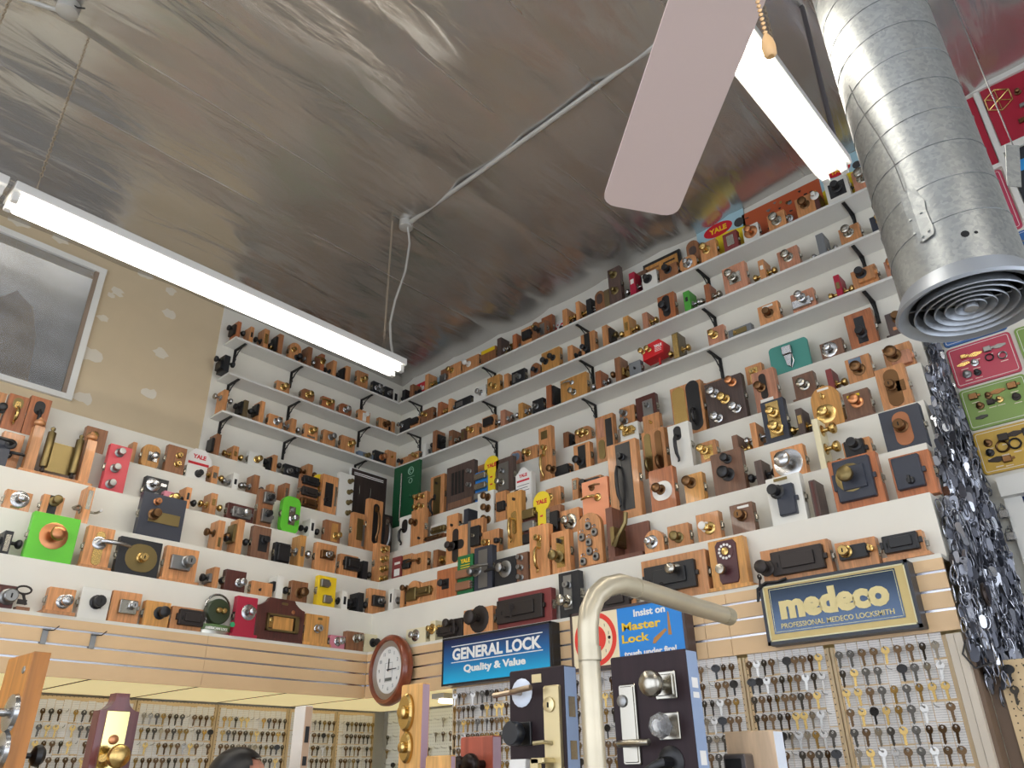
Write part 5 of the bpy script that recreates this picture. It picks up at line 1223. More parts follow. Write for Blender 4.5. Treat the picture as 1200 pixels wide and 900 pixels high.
obj('tag_plate', MB().box(-.022, .018, -.001, .001, -.17, .0, .0005), GALV, t, (0, 0, .0), (0, .25, .6))
tag(obj('armoured_cable', MB().tube([(F2.x + .03, F2.y + .0, 1.87), (F2.x + .035, F2.y + .01, 2.0), (F2.x + .04, F2.y + .02, 2.4), (F2.x + .05, F2.y + .03, CEIL(F2.x) - .008)], .013, 8), mat('cable_dark_grey', '4E4A4C', .5)), 'dark grey armoured cable hanging between right light and the duct', 'cable')
# ------------------------------------------------------------------ ceiling fan
tipm = onz(.24, 752, 246)
_d = (onz(.24, 848, -8) - tipm).normalized(); HX, HY, HZ = tipm.x + _d.x * .80, tipm.y + _d.y * .80, .30
ang = math.atan2(tipm.y - HY, tipm.x - HX); BL = math.hypot(tipm.x - HX, tipm.y - HY)
fanm = mat('fan_blade_pinkish', 'EBD8D4', .45); fanb = mat('fan_motor_white', 'D9D2C8', .4)
t = thing('ceiling_fan', 'ceiling fan with pale pinkish blade reaching into view at top', 'ceiling fan', (HX, HY, HZ))
obj('motor_housing', MB().lathe([(.03, -.05), (.11, -.04), (.13, 0), (.12, .07), (.05, .11), (.02, .12)], 24, Matrix.Rotation(-PI / 2, 4, 'X')), fanb, t)
obj('downrod', MB().tube([(0, 0, .1), (0, 0, CEIL(HX) - HZ)], .013, 10), fanb, t)
obj('canopy', MB().lathe([(.06, 0), (.065, .05)], 20, Matrix.Translation((0, 0, CEIL(HX) - HZ - .07)) @ Matrix.Rotation(-PI / 2, 4, 'X')), fanb, t)
BW = .082
for k in range(4):
    a = ang + k * PI / 2
    mb = MB(); q = rrect(.12, BL, -BW, BW * .92, .03, 4); q = [(x, z * (.82 + .18 * x / BL)) for x, z in q]
    mb.prism(q, -.003, .004)
    me = mb.mesh('blade'); Rm = Matrix.Rotation(a, 4, 'Z') @ Matrix.Rotation(.16, 4, 'X')
    for v in me.vertices: v.co = Rm @ Vector((v.co.x, v.co.z, v.co.y - .06 + .0))
    bl = link('blade', me, fanm, t)
    obj('blade_iron', MB().tube([tuple(Rm @ Vector((.09, 0, -.02))), tuple(Rm @ Vector((.15, 0, -.055))), tuple(Rm @ Vector((.24, 0, -.057)))], .011, 6), fanb, bl)
cp_ = onz(.02, 901, 56)
pc = thing('pull_chain', 'beaded fan pull chain with small wooden pull', 'pull chain', (cp_.x, cp_.y, cp_.z))
mb = MB()
n = int((HZ - .05 - cp_.z) / .0085)
for i in range(n): mb.lathe([(.001, -.0032), (.0034, 0), (.001, .0032)], 6, Matrix.Translation((0, 0, .02 + i * .0085)) @ Matrix.Rotation(-PI / 2, 4, 'X'))
obj('bead_chain', mb, mat('bead_brass', 'B39066', .35, .8), pc)
obj('wooden_pull', MB().lathe([(.003, .024), (.0075, .012), (.009, .0), (.008, -.012), (.004, -.016)], 12, Matrix.Rotation(-PI / 2, 4, 'X')), mat('pull_tan', 'D9AE78', .5), pc)
# ------------------------------------------------------------------ signs
def signbox(name, lab, x0, x1, z0, z1, yf, yb, fm, fw_=.012, rz=0, ry=0):
    t = thing(name, lab, 'sign', ((x0 + x1) / 2, yf, (z0 + z1) / 2), rz)
    w, h = (x1 - x0) / 2, (z1 - z0) / 2
    obj('sign_box', MB().box(-w, w, .004, yb - yf, -h, h, .003), fm, t)
    obj('sign_frame', MB().box(-w, w, -.006, .004, h - fw_, h).box(-w, w, -.006, .004, -h, -h + fw_).box(-w, -w + fw_, -.006, .004, -h, h).box(w - fw_, w, -.006, .004, -h, h), fm, t)
    return t, w, h
g = bpy.data.materials.new('sign_blue_print'); g.use_nodes = True; nt = g.node_tree; b = nt.nodes['Principled BSDF']; b.inputs['Roughness'].default_value = .3
tc = nt.nodes.new('ShaderNodeTexCoord'); sx = nt.nodes.new('ShaderNodeSeparateXYZ'); rp = nt.nodes.new('ShaderNodeValToRGB'); mr = nt.nodes.new('ShaderNodeMapRange')
mr.inputs['From Min'].default_value = -.13; mr.inputs['From Max'].default_value = .13
nt.links.new(tc.outputs['Object'], sx.inputs[0]); nt.links.new(sx.outputs['Z'], mr.inputs['Value']); nt.links.new(mr.outputs[0], rp.inputs[0]); nt.links.new(rp.outputs[0], b.inputs['Base Color'])
e = rp.color_ramp.elements; e[0].position = .02; e[0].color = (*lin('12B2E4'), 1); e[1].position = .92; e[1].color = (*lin('15234C'), 1); q = e.new(.5); q.color = (*lin('1466A4'), 1)
BLK = mat('sign_black_frame', '17181B', .4)
t, w, h = signbox('lightbox_sign', 'blue lightbox sign with white bold lettering beside the clock', .86, 1.745, -.300, -.020, -.075, -.0, BLK)
obj('sign_face', MB().box(-w + .011, w - .011, -.003, .003, -h + .011, h - .011), g, t)
text('lettering', 'GENERAL LOCK', .1, WTX, t, (0.01, -.0045, .037), w=.72, h=.07, bold=.0035)
text('lettering', 'Quality & Value', .07, WTX, t, (0.0, -.0045, -.058), w=.5, h=.055, bold=.0025)
obj('white_rule', MB().box(-.36, .38, -.0045, -.003, .083, .088), WTX, t); obj('white_rule', MB().box(-.36, .38, -.0045, -.003, -.012, -.007), WTX, t)
BRN = mat('sign_brown_frame', '4A3A36', .45)
t, w, h = signbox('lightbox_sign', 'red ringed cream and blue sign partly behind the curved pipe', 1.885, 2.60, -.305, -.004, -.075, 0, BRN, .014)
obj('blue_panel', MB().box(-w + .013 + .30, w - .013, -.003, .003, -h + .013, h - .013), mat('sign_bright_blue', '1E86DA', .35), t)
obj('cream_panel', MB().box(-w + .013, -w + .313, -.003, .003, -h + .013, h - .013), mat('sign_cream', 'F2E3BE', .35), t)
cxx = -w + .163
def ringp(mb, r0, r1, y, cx, n=40, s=1.0):
    vs = [(cx + r * math.cos(2 * PI * i / n), y, r * s * math.sin(2 * PI * i / n)) for r in (r0, r1) for i in range(n)] + [(cx + r * math.cos(2 * PI * i / n), y + .001, r * s * math.sin(2 * PI * i / n)) for r in (r0, r1) for i in range(n)]
    fs = []
    for i in range(n):
        j = (i + 1) % n; fs += [(i, j, n + j, n + i), (2 * n + i, 3 * n + i, 3 * n + j, 2 * n + j), (n + i, n + j, 3 * n + j, 3 * n + i), (i, 2 * n + i, 2 * n + j, j)]
    return mb.add(vs, fs)
RDS = mat('sign_red', 'E23A2C', .4)
obj('red_ring', ringp(MB(), .112, .138, -.0042, cxx), RDS, t); obj('red_disc', MB().prism(disc(.07, 30, cxx, 0), -.0042, -.003), RDS, t)
mb = MB()
for i in range(24):
    a = i * PI / 12
    if i % 2: mb.box(cxx + .092 * math.cos(a) - .0012, cxx + .092 * math.cos(a) + .0012, -.0042, -.003, .092 * math.sin(a) - .008, .092 * math.sin(a) + .008)
for s in (-1, 1): mb.prism(disc(.009, 12, cxx + s * .092, 0), -.0045, -.003)
obj('dial_marks', mb, HOLE, t)
text('lettering', 'Insist on', .05, WTX, t, (.155, -.0045, .1), w=.19, h=.036, bold=.0015)
text('lettering', 'Master', .05, YTX, t, (.1, -.0045, .038), w=.235, h=.042, bold=.0012)
text('lettering', 'Lock', .05, YTX, t, (.06, -.0045, -.022), w=.165, h=.042, bold=.0012)
text('lettering', 'tough under fire!', .05, WTX, t, (.14, -.0045, -.1), w=.31, h=.04, bold=.0015)
obj('printed_rifle', MB().prism([(.255, -.03), (.275, -.03), (.268, .08), (.262, .085)], -.0045, -.003).prism([(.16, -.06), (.175, -.062), (.25, -.005), (.24, .004), (.17, -.035)], -.0045, -.003), mat('print_ochre', 'B9803A', .5), t)
t, w, h = signbox('framed_sign', 'black framed mirror-blue sign with large gold lettering', 3.008, 3.668, -.292, -.018, -.075, -.0, mat('sign_navy_frame', '262A33', .4), .014)
go = mat('sign_gold_border', 'B5A067', .35, .3)
obj('gold_border', MB().box(-w + .014, w - .014, -.002, .003, -h + .014, h - .014), go, t)
obj('pale_line', MB().box(-w + .014, w - .014, -.004, -.002, h - .02, h - .014).box(-w + .014, w - .014, -.004, -.002, -h + .014, -h + .02).box(-w + .014, -w + .02, -.004, -.002, -h + .014, h - .014).box(w - .02, w - .014, -.004, -.002, -h + .014, h - .014), mat('sign_pale_gold', 'D9D3A8', .4), t)
obj('mirror_panel', MB().box(-w + .04, w - .055, -.0045, -.002, -h + .045, h - .028), mat('sign_mirror_blue', '3E4A5A', .14, .85), t)
obj('panel_outline', MB().box(-w + .045, w - .06, -.0052, -.0045, h - .036, h - .034).box(-w + .045, w - .06, -.0052, -.0045, -h + .051, -h + .053).box(-w + .045, -w + .047, -.0052, -.0045, -h + .051, h - .034).box(w - .062, w - .06, -.0052, -.0045, -h + .051, h - .034), mat('sign_pale_gold', '', .4), t)
GT = mat('sign_gold_text', 'D8C78C', .4)
text('lettering', 'medeco', .1, GT, t, (-.008, -.0055, .022), w=.48, h=.115, bold=.006)
text('lettering', 'PROFESSIONAL MEDECO LOCKSMITH', .05, GT, t, (-.008, -.0055, -.062), w=.49, h=.022, bold=.0006)
obj('power_cord', MB().tube([(-w - .005, .0, .1), (-w - .012, -.01, .06), (-w - .004, -.012, .115), (-w + .04, -.012, .138), (-w + .10, -.014, .132), (-w + .14, -.014, .141)], .007, 6), MATS['wire_black'], t)
# ------------------------------------------------------------------ clock
cc = ony(-.05, 456, 785)
t = thing('wall_clock', 'round wall clock with reddish wooden rim at the slatwall corner', 'clock', (cc.x, -.05, cc.z), -.12)
RC_ = .225
obj('wooden_rim', MB().lathe([(RC_ - .01, -.045), (RC_, -.02), (RC_, .012), (RC_ - .015, .03), (RC_ - .035, .03), (RC_ - .04, .012)], 48, None, False), mat('clock_wood', '8A4428', .3, 0, 'wood', scale=8., coat=.4), t)
obj('metal_bezel', MB().lathe([(RC_ - .04, .014), (RC_ - .075, .004)], 48, None, False), mat('clock_bezel', 'B4B6BA', .3, 1.), t)
obj('back_plate', MB().lathe([(RC_ - .012, -.045), (RC_ - .012, -.04)], 40), BLK, t)
dl = obj('dial', MB().lathe([(RC_ - .076, -.002), (RC_ - .076, .004)], 48), mat('clock_dial', 'E9EBE8', .5), t)
CG = mat('clock_grey', '8F9496', .5)
for i in range(1, 13):
    a = PI / 2 - i * PI / 6; text('numeral', str(i), .032, CG, dl, (.118 * math.cos(a), -.0045, .118 * math.sin(a)), bold=.0004)
obj('inner_square', MB().box(-.045, -.043, -.005, -.004, -.075, .045).box(.043, .045, -.005, -.004, -.075, .045).box(-.045, .045, -.005, -.004, .043, .045).box(-.045, .045, -.005, -.004, -.075, -.073), CG, dl)
obj('date_panel', MB().box(-.04, .04, -.005, -.004, -.07, -.05), mat('clock_panel', '5E6460', .5), dl)
obj('hour_hand', MB().box(-.004, .004, -.010, -.008, -.01, .07), BLK, t, (0, 0, 0), (0, .1, 0)); obj('minute_hand', MB().box(-.003, .003, -.012, -.010, -.015, .1), BLK, t, (0, 0, 0), (0, 1.57, 0))
# metal faceout brackets on the left slatwall
for (u, v), lb in (((50, 752), 'nearer'), ((107, 757), 'farther')):
    p = onx(0, u, v)
    t = thing('slatwall_hook', 'small steel hook bracket on the left slatwall, %s from left edge' % ('first' if lb == 'nearer' else 'second'), 'hook', (p.x, p.y, -.0762 * 1.5), 0)
    obj('back_plate', MB().box(.0005, .005, -.014, .014, -.04, .032, .001).box(.0005, .03, -.016, .016, .03, .036), M('gy'), t)
    obj('wire_arm', MB().tube([(.01, .012, .03), (.03, .03, .03), (.05, .045, .05)], .003, 5), M('ir'), t)
# ------------------------------------------------------------------ pegboards, hooks and keys
def dots(name, c, hole):
    m = bpy.data.materials.new(name); m.use_nodes = True; nt = m.node_tree; b = nt.nodes['Principled BSDF']; b.inputs['Roughness'].default_value = .65
    N = nt.nodes.new; L = nt.links.new
    tc = N('ShaderNodeTexCoord'); sp_ = N('ShaderNodeSeparateXYZ'); L(tc.outputs['Object'], sp_.inputs[0]); sq = []
    for ax in 'XZ':
        a = N('ShaderNodeMath'); a.operation = 'MULTIPLY'; a.inputs[1].default_value = 1 / .0254; L(sp_.outputs[ax], a.inputs[0])
        f = N('ShaderNodeMath'); f.operation = 'FRACT'; L(a.outputs[0], f.inputs[0]); s_ = N('ShaderNodeMath'); s_.operation = 'SUBTRACT'; s_.inputs[1].default_value = .5; L(f.outputs[0], s_.inputs[0])
        q = N('ShaderNodeMath'); q.operation = 'POWER'; q.inputs[1].default_value = 2; ab = N('ShaderNodeMath'); ab.operation = 'ABSOLUTE'; L(s_.outputs[0], ab.inputs[0]); L(ab.outputs[0], q.inputs[0]); sq.append(q)
    ad = N('ShaderNodeMath'); ad.operation = 'ADD'; L(sq[0].outputs[0], ad.inputs[0]); L(sq[1].outputs[0], ad.inputs[1])
    lt = N('ShaderNodeMath'); lt.operation = 'LESS_THAN'; lt.inputs[1].default_value = .014; L(ad.outputs[0], lt.inputs[0])
    mx = N('ShaderNodeMix'); mx.data_type = 'RGBA'; mx.inputs[6].default_value = (*lin(c), 1); mx.inputs[7].default_value = (*lin(hole), 1); L(lt.outputs[0], mx.inputs[0]); L(mx.outputs[2], b.inputs['Base Color'])
    return m
PEGT = dots('pegboard_tan', 'D9BE92', '3A2A1C'); PEGW = dots('pegboard_white', 'DDE0DC', '6A6C6C')
TAGM = bpy.data.materials.new('tag_paper'); TAGM.use_nodes = True; nt = TAGM.node_tree; b = nt.nodes['Principled BSDF']; b.inputs['Roughness'].default_value = .7
tc = nt.nodes.new('ShaderNodeTexCoord'); wv = nt.nodes.new('ShaderNodeTexWave'); wv.bands_direction = 'Z'; wv.inputs['Scale'].default_value = 34.; wv.inputs['Distortion'].default_value = 1.5; wv.inputs['Detail Scale'].default_value = 8.
rp = nt.nodes.new('ShaderNodeValToRGB'); rp.color_ramp.elements[0].position = .05; rp.color_ramp.elements[0].color = (*lin('C4C2C0'), 1); rp.color_ramp.elements[1].position = .3; rp.color_ramp.elements[1].color = (*lin('ECE9E4'), 1)
nt.links.new(tc.outputs['Object'], wv.inputs['Vector']); nt.links.new(wv.outputs['Color'], rp.inputs[0]); nt.links.new(rp.outputs[0], b.inputs['Base Color'])
HOOKM = mat('hook_wire', '5A5550', .4, .8)
KM = dict(brass=mat('key_brass', '9E8450', .32, 1.), silver=mat('key_nickel', '9C9993', .3, 1.), bronze=mat('key_bronze', '5A4733', .42, 1.), dark=mat('key_dark_steel', '4A4640', .4, .9), black=mat('key_black_plastic', '17171A', .45))
def hook_f(mb): mb.tube([(0, 0, 0), (0, -.028, .001), (0, -.045, .006), (0, -.05, .014)], .0013, 5)
def key_b(s):
    def f(mb):
        key_f(s)(mb)
        mb.prism([(x * 1.25, z) for x, z in disc(.0135 * s, 14)], -.0028, .0028)
    return f
KEYS = []
def pegboard(lab, side, lo, hi, plane, rows, cols, z0, dz, mt_, kp, short, rowoff=0., tags=True, frame=True, ztop=FB - .012, zbot=-1.35, fullkeys=.93):
    rz = PI / 2 if side == 'left' else 0
    c = (lo + hi) / 2; loc = (plane, c, 0) if side == 'left' else (c, plane, 0)
    t = thing('key_pegboard', lab, 'pegboard', loc, rz)
    w = (hi - lo) / 2 - .003
    obj('board', MB().box(-w, w, .0, .006, zbot, ztop), mt_, t)
    if frame:
        for s in (-1, 1): obj('edge_strip', MB().box(s * w - (.012 if s > 0 else 0), s * w + (0 if s > 0 else .012), -.006, -.0005, zbot, ztop), mat('strip_pine', 'C7B08A', .5), t)
    r = random.Random(int(lo * 100) + 999)
    x0 = -w + .045; dx = (2 * w - .085) / max(1, cols - 1)
    for i in range(rows):
        z = z0 - dz * i
        if tags:
            mb = MB(); gaps = 0
            for j in range(cols):
                xx = x0 + dx * j; a = r.uniform(-.004, .004)
                mb.box(xx - dx * .47, xx + dx * .47, -.0022 - r.random() * .001, -.001, z - dz * .66 + a, z + dz * (.29 if i else .75) + a)
            obj('tag_row', mb, TAGM, t)
        for j in range(cols):
            xx = x0 + dx * j
            cobj(('peghook',), 'hook', hook_f, HOOKM, t, (xx, -.0005, z), (0, 0, r.uniform(-.15, .15)))
            if r.random() < fullkeys:
                q = r.random(); k = 'brass' if q < kp[0] else 'silver' if q < kp[1] else 'bronze' if q < kp[2] else 'dark' if q < kp[3] else 'black'
                p = (plane + .033, c + xx, z - .003) if side == 'left' else (c + xx, plane - .033, z - .003)
                u, v = pr(*p)
                if -3 < u < 1203 and v < 899:
                    hid = any(a < u < b_ and v > c_ for a, b_, c_ in ((597, 678, 788), (715, 818, 772), (540, 587, 866), (471, 504, 806), (683, 706, 700), (849, 922, 860), (85, 165, 812), (345, 367, 828), (0, 50, 770)))
                    KEYS.append(((Vector(p) - CP).length + 50 * hid, p, rz + r.uniform(-.5, .5), r.uniform(-.06, .06), k, '%s key, %s row down, %s hook, %s' % (dict(brass='brass', silver='silver', bronze='bronze', dark='dark steel', black='black-headed')[k], ORD[i], ORD[j], short), lab))
    return t
KA = (.13, .32, .68, .90); KL = (.26, .34, .72, .97)
for lab, lo, hi, n, kp, short in (('tan key pegboard under the blue lightbox sign', .86, 1.38, 12, (.4, .5, .85, .98), 'pegboard under blue sign'), ('tan key pegboard behind the left dark door sample', 1.38, 1.90, 11, KA, 'pegboard behind left dark door'),
                        ('tan key pegboard under the red ringed sign', 1.90, 2.40, 10, KA, 'pegboard under red ringed sign'), ('narrow tan key pegboard just right of the right dark door', 2.40, 2.82, 9, KA, 'pegboard right of dark doors'),
                        ('tan key pegboard under the gold-lettered sign, left one', 2.82, 3.24, 10, KA, 'left pegboard under gold-lettered sign'), ('tan key pegboard at the right end below the slatwall', 3.24, 3.72, 9, KA, 'pegboard at right end')):
    pegboard(lab, 'right', lo, hi, .024, 7, n, -.352, .0765, PEGT, kp, short)
LN = (('tan key pegboard at the far left behind the orange board', -2.5, -1.83, 13, 'pegboard at far left'), ('tan key pegboard behind the scalloped mahogany plaque', -1.83, -1.17, 13, 'pegboard behind mahogany plaque'), ('tan key pegboard left of the dark-haired person', -1.17, -.60, 12, 'pegboard left of person'),
      ('tan key pegboard right of the dark-haired person', -.60, -.02, 12, 'pegboard right of person'), ('tan key pegboard just right of the white post', -.02, .42, 9, 'pegboard right of white post'), ('tan key pegboard in the corner by the white board', .42, .80, 8, 'corner tan pegboard'))
for lab, lo, hi, n, short in LN:
    pegboard(lab, 'left', lo, hi, -.878, 6, n, -.405, .088, PEGT, KL, short)
pegboard('white pegboard of keys in the corner recess', 'right', -.80, .84, .878, 6, 20, -.40, .1, PEGW, (.1, .3, .6, .9), 'white corner pegboard', tags=False, frame=False, fullkeys=.55)
pegboard('tan pegboard of keys below the hanging key curtain', 'right', 3.84, 4.62, .13, 8, 13, -.455, .075, PEGT, (0., .05, .2, .95), 'pegboard below hanging curtain', tags=False, frame=False, ztop=-.42, fullkeys=.5)
KEYS.sort(key=lambda k: k[0])
for i, (d, p, rz, tilt, k, lab, g) in enumerate(KEYS[:300]):
    o = cobj(('pkey' if k != 'black' else 'bkey',), 'key', key_f(1.4) if k != 'black' else key_b(1.3), KM[k], None, p, (0, tilt, rz))
    tag(o, lab, 'key', 'keys on ' + g)
rest = KEYS[300:]
mb = MB(); vs = []; mats_ = list(KM); fidx = []
for d, p, rz, tilt, k, lab, g in rest:
    one_ = MB(); (key_f(1.4) if k != 'black' else key_b(1.3))(one_); Mx = Matrix.Translation(p) @ Matrix.Rotation(rz, 4, 'Z') @ Matrix.Rotation(tilt, 4, 'Y')
    mb.add([tuple(Mx @ Vector(v)) for v in one_.v], one_.f); fidx += [mats_.index(k)] * len(one_.f)
me = bpy.data.meshes.new('keys'); me.from_pydata(mb.v, [], mb.f)
for k in mats_: me.materials.append(KM[k])
me.polygons.foreach_set('material_index', fidx)
tag(link('keys', me, None, kind='stuff'), 'many small keys hanging on the farther pegboards', 'keys')
print('keys', len(KEYS))
# frame post at the end of the pegboard run
struct('trim_11', MB().box(3.722, 3.75, .0, .03, -1.35, FB - .012).box(3.752, 3.78, -.004, .03, -1.35, FB - .012), mat('post_pale', 'C9BFAE', .5))
struct('wall_return_end', MB().box(3.78, 3.795, .031, .125, FLOOR, FB - .012).box(3.795, 4.7, .14, .155, FLOOR, -.42), mat('return_brown', '6E5A48', .6))
tag(obj('black_cable', MB().tube([(3.80, .06, -.33), (3.83, .02, -.36), (3.86, .03, -.4), (3.84, .08, -.38), (3.79, -.01, -.35), (3.77, -.02, -.40), (3.80, -.02, -.455), (3.86, .0, -.44)], .004, 6), MATS['wire_black']), 'loop of thin black cable under the right end of slatwall', 'cable')
# ------------------------------------------------------------------ curtain of hanging keys and links on the rack's end
STL = [mat('link_steel', '8E919A', .38, .9), mat('link_dark', '565860', .42, .8), mat('link_bright', 'C4C8D0', .25, 1.)]
r = random.Random(11); mb = MB(); fidx = []
def prof(y):
    for k in range(5, -1, -1):
        if y >= TA[k] - .002: return TZ[k] if k < 5 else 1.45
    return 0
yy_ = -.03
while yy_ < 1.01:
    zt = prof(yy_) if yy_ >= 0 else .0
    zb = -.36 - .16 * math.exp(-((yy_ - .16) / .13) ** 2) - .05 * math.exp(-((yy_ - .55) / .2) ** 2)
    z = zt - .01 + r.uniform(-.03, .02)
    while z > zb:
        for layer in range(2):
            L_ = r.uniform(.045, .075); wd = r.uniform(.010, .017); mi = r.choices((0, 1, 2), (.45, .4, .15))[0]
            y_ = yy_ + r.uniform(-.012, .012); x_ = X_END + .012 + layer * .03 + r.uniform(0, .05) * (.4 + .6 * min(1, (1.5 - z) / 1.2))
            tw = r.uniform(-1.2, 1.2); ti = r.uniform(-.3, .35)
            Mx = Matrix.Translation((x_, y_, z - L_ / 2)) @ Matrix.Rotation(tw, 4, 'Z') @ Matrix.Rotation(ti, 4, 'X')
            one_ = MB(); q = r.random()
            if q < .42:
                pts_ = [(0, wd * math.cos(2 * PI * i / 10), L_ / 2 * math.sin(2 * PI * i / 10) * (1.0)) for i in range(11)]
                one_.tube(pts_, .0028, 5, False)
            elif q < .88:
                one_.prism(rrect(-wd, wd, -L_ / 2, L_ / 2, wd * .9, 2), -.0012, .0012)
            else: key_f(1.3)(one_)
            mb.add([tuple(Mx @ Vector(v)) for v in one_.v], one_.f, q < .42); fidx += [mi] * len(one_.f)
        z -= r.uniform(.034, .046)
    yy_ += .021
me = bpy.data.meshes.new('key_curtain'); me.from_pydata(mb.v, [], mb.f); me.polygons.foreach_set('use_smooth', mb.sm)
for m_ in STL: me.materials.append(m_)
me.polygons.foreach_set('material_index', fidx)
tag(link('key_curtain', me, None, kind='stuff'), 'dense curtain of old steel keys and links hanging on the rack end', 'key curtain')
RX = Matrix.Rotation(PI / 2, 4, 'Z')
dp = onx(X_END + .10, 1153, 697)
tag(obj('round_lock', MB().lathe([(.045, 0), (.048, .008), (.042, .014), (.03, .012), (.028, .016), (.008, .018)], 22, Matrix.Translation(dp) @ RX), mat('disc_dark_brown', '39302C', .4, .7)), 'dark round disc hanging among the key curtain', 'round lock')
ap = onx(X_END + .045, 1160, 770)
mb = MB().prism([(-.085, .1), (.085, .1), (.085, .0)] [::-1] + [], 0, .004) if False else MB().prism([(.085 * math.cos(PI + PI * i / 14), .01 + .085 * math.sin(PI + PI * i / 14)) for i in range(15)] + [(.085, .15), (-.085, .15)], -.004, .004, .001)
o = link('chrome_plate', mb.mesh('chrome_plate'), mat('chrome', 'D5D8DE', .12, 1.), None, ap, (0, 0, PI / 2)); tag(o, 'rounded chrome plate at the bottom tip of key curtain', 'chrome plate')
# ------------------------------------------------------------------ boards of lock parts on the far right wall
def pboard(lab, c, x0, x1, z0, z1, n, seed, round_=.02, bits=('si', 'bk', 'br', 'bz', 'gy'), line=True, big=1.):
    x0, x1, z0, z1 = sx_(x0), sx_(x1), sz_(z0), sz_(z1)
    t = thing('parts_board', lab, 'display board', ((x0 + x1) / 2, 1.0195, (z0 + z1) / 2), 0)
    w, h = (x1 - x0) / 2, (z1 - z0) / 2
    bm_ = mat('board_' + c, c, .4)
    obj('board', MB().prism(rrect(-w, w, -h, h, round_), -.012, 0, .002), bm_, t)
    if line:
        mb = MB(); q = rrect(-w + .012, w - .012, -h + .012, h - .012, max(.004, round_ - .008)); q2 = rrect(-w + .015, w - .015, -h + .015, h - .015, max(.003, round_ - .011)); k = len(q)
        mb.add([(x, -.0128, z) for x, z in q] + [(x, -.0128, z) for x, z in q2], [(i, (i + 1) % k, k + (i + 1) % k, k + i) for i in range(k)]); obj('border_line', mb, trimw, t)
    r = random.Random(seed); cols = max(1, int(round(n ** .5 * 1.3))); rws = max(1, math.ceil(n / cols))
    for i in range(n):
        x = -w * .75 + 1.5 * w * ((i % cols) + .5 + r.uniform(-.25, .25)) / cols; z = h * .72 - 1.44 * h * ((i // cols) + .5 + r.uniform(-.2, .2)) / rws; k = r.random(); m_ = M(r.choice(bits)); s = r.uniform(.75, 1.15) * big
        if k < .4: cobj(('bitk', round(s, 1)), 'knob', lambda mb: mb.lathe([(.022 * s, 0), (.02 * s, .006), (.01 * s, .009), (.014 * s, .02), (.015 * s, .03), (.006 * s, .036)], 14), m_, t, (x, -.012, z))
        elif k < .7: obj('latch', MB().box(x - .022 * s, x + .018 * s, -.028, -.012, z - .016 * s, z + .016 * s, .003).box(x + .018 * s, x + .032 * s, -.024, -.016, z - .006, z + .006), m_, t)
        elif k < .88: obj('hinge', MB().prism([(x - .035 * s, z - .006), (x, z - .014 * s), (x + .035 * s, z - .004), (x + .035 * s, z + .006), (x, z + .012 * s), (x - .035 * s, z + .004)], -.017, -.012), m_, t)
        else: obj('wheel', MB().tube([(x + .02 * s * math.cos(i_ * PI / 8), -.018, z + .02 * s * math.sin(i_ * PI / 8)) for i_ in range(17)], .004 * s, 5), m_, t)
        if line and r.random() < .6: obj('caption_strip', MB().box(x - .018, x + .018, -.0126, -.012, z - .034 * s, z - .030 * s), mat('caption_pale', 'E8D9C8', .6), t)
    return t
RD1 = 'A81C34'
pboard('tall crimson board of knobs beside the duct, upper right wall', RD1, 4.06, 4.435, 2.32, 2.85, 8, 1, .004, ('gl', 'si', 'bz'), False)
t = pboard('large crimson board with hexagonal fitting at top right', RD1, 4.475, 5.2, 2.42, 2.86, 12, 2, .004, ('bz', 'ir', 'gy'), False)
p = ony(1.0, 1170, 117)
hx = MB(); ctr = Vector((p.x - t.location.x, -.02, p.z - t.location.z))
hx.tube([ctr + Vector((.075 * math.cos(PI / 2 + i * PI / 3), 0, .085 * math.sin(PI / 2 + i * PI / 3))) for i in range(7)], .004, 5)
for i in range(3): hx.tube([ctr + Vector((.07 * math.cos(PI / 2 + i * PI / 3), 0, .08 * math.sin(PI / 2 + i * PI / 3))), ctr - Vector((.07 * math.cos(PI / 2 + i * PI / 3), 0, .08 * math.sin(PI / 2 + i * PI / 3)))], .003, 5)
obj('hexagon_bracket', hx, M('br'), t)
t = pboard('black board with small blue label at the right edge', '1E2228', 4.475, 5.0, 1.95, 2.36, 6, 3, .004, ('bk', 'gy'), False)
p = ony(1.0, 1195, 192); obj('blue_label', MB().box(p.x - t.location.x - .03, p.x - t.location.x + .04, -.014, -.012, p.z - t.location.z - .045, p.z - t.location.z + .03), mat('label_blue', '3A9AE0', .4), t)
pboard('pinkish red rounded board of fittings half behind the duct', 'B8405A', 4.02, 4.43, 1.86, 2.28, 9, 4)
pboard('blue rounded board of fittings at the right edge', '3A6AA8', 4.21, 4.62, 1.60, 1.84, 8, 5)
pboard('red rounded board of small fittings below the duct diffuser', 'B83C52', 3.885, 4.20, 1.045, 1.285, 10, 6)
pboard('blue rounded board mostly hidden above the red one', '3A66A0', 3.885, 4.20, 1.30, 1.56, 8, 16)
pboard('green rounded board of fittings under the red one', '7E9C4C', 3.885, 4.20, .795, 1.03, 9, 7, .02, ('bz', 'ir', 'wh', 'bk', 'br'))
pboard('yellow rounded board of dark hinges under the green one', 'C9A23C', 3.885, 4.20, .545, .78, 10, 8, .02, ('ir', 'bk', 'bz'), True, 1.3)
pboard('green rounded board at right edge beside the red one', '7E9C4C', 4.22, 4.55, 1.045, 1.285, 9, 9)
pboard('blue rounded board at right edge beside the green one', '3A66A0', 4.22, 4.55, .795, 1.03, 9, 10)
pboard('second yellow rounded board at the right edge', 'C9A23C', 4.22, 4.55, .545, .78, 8, 12)
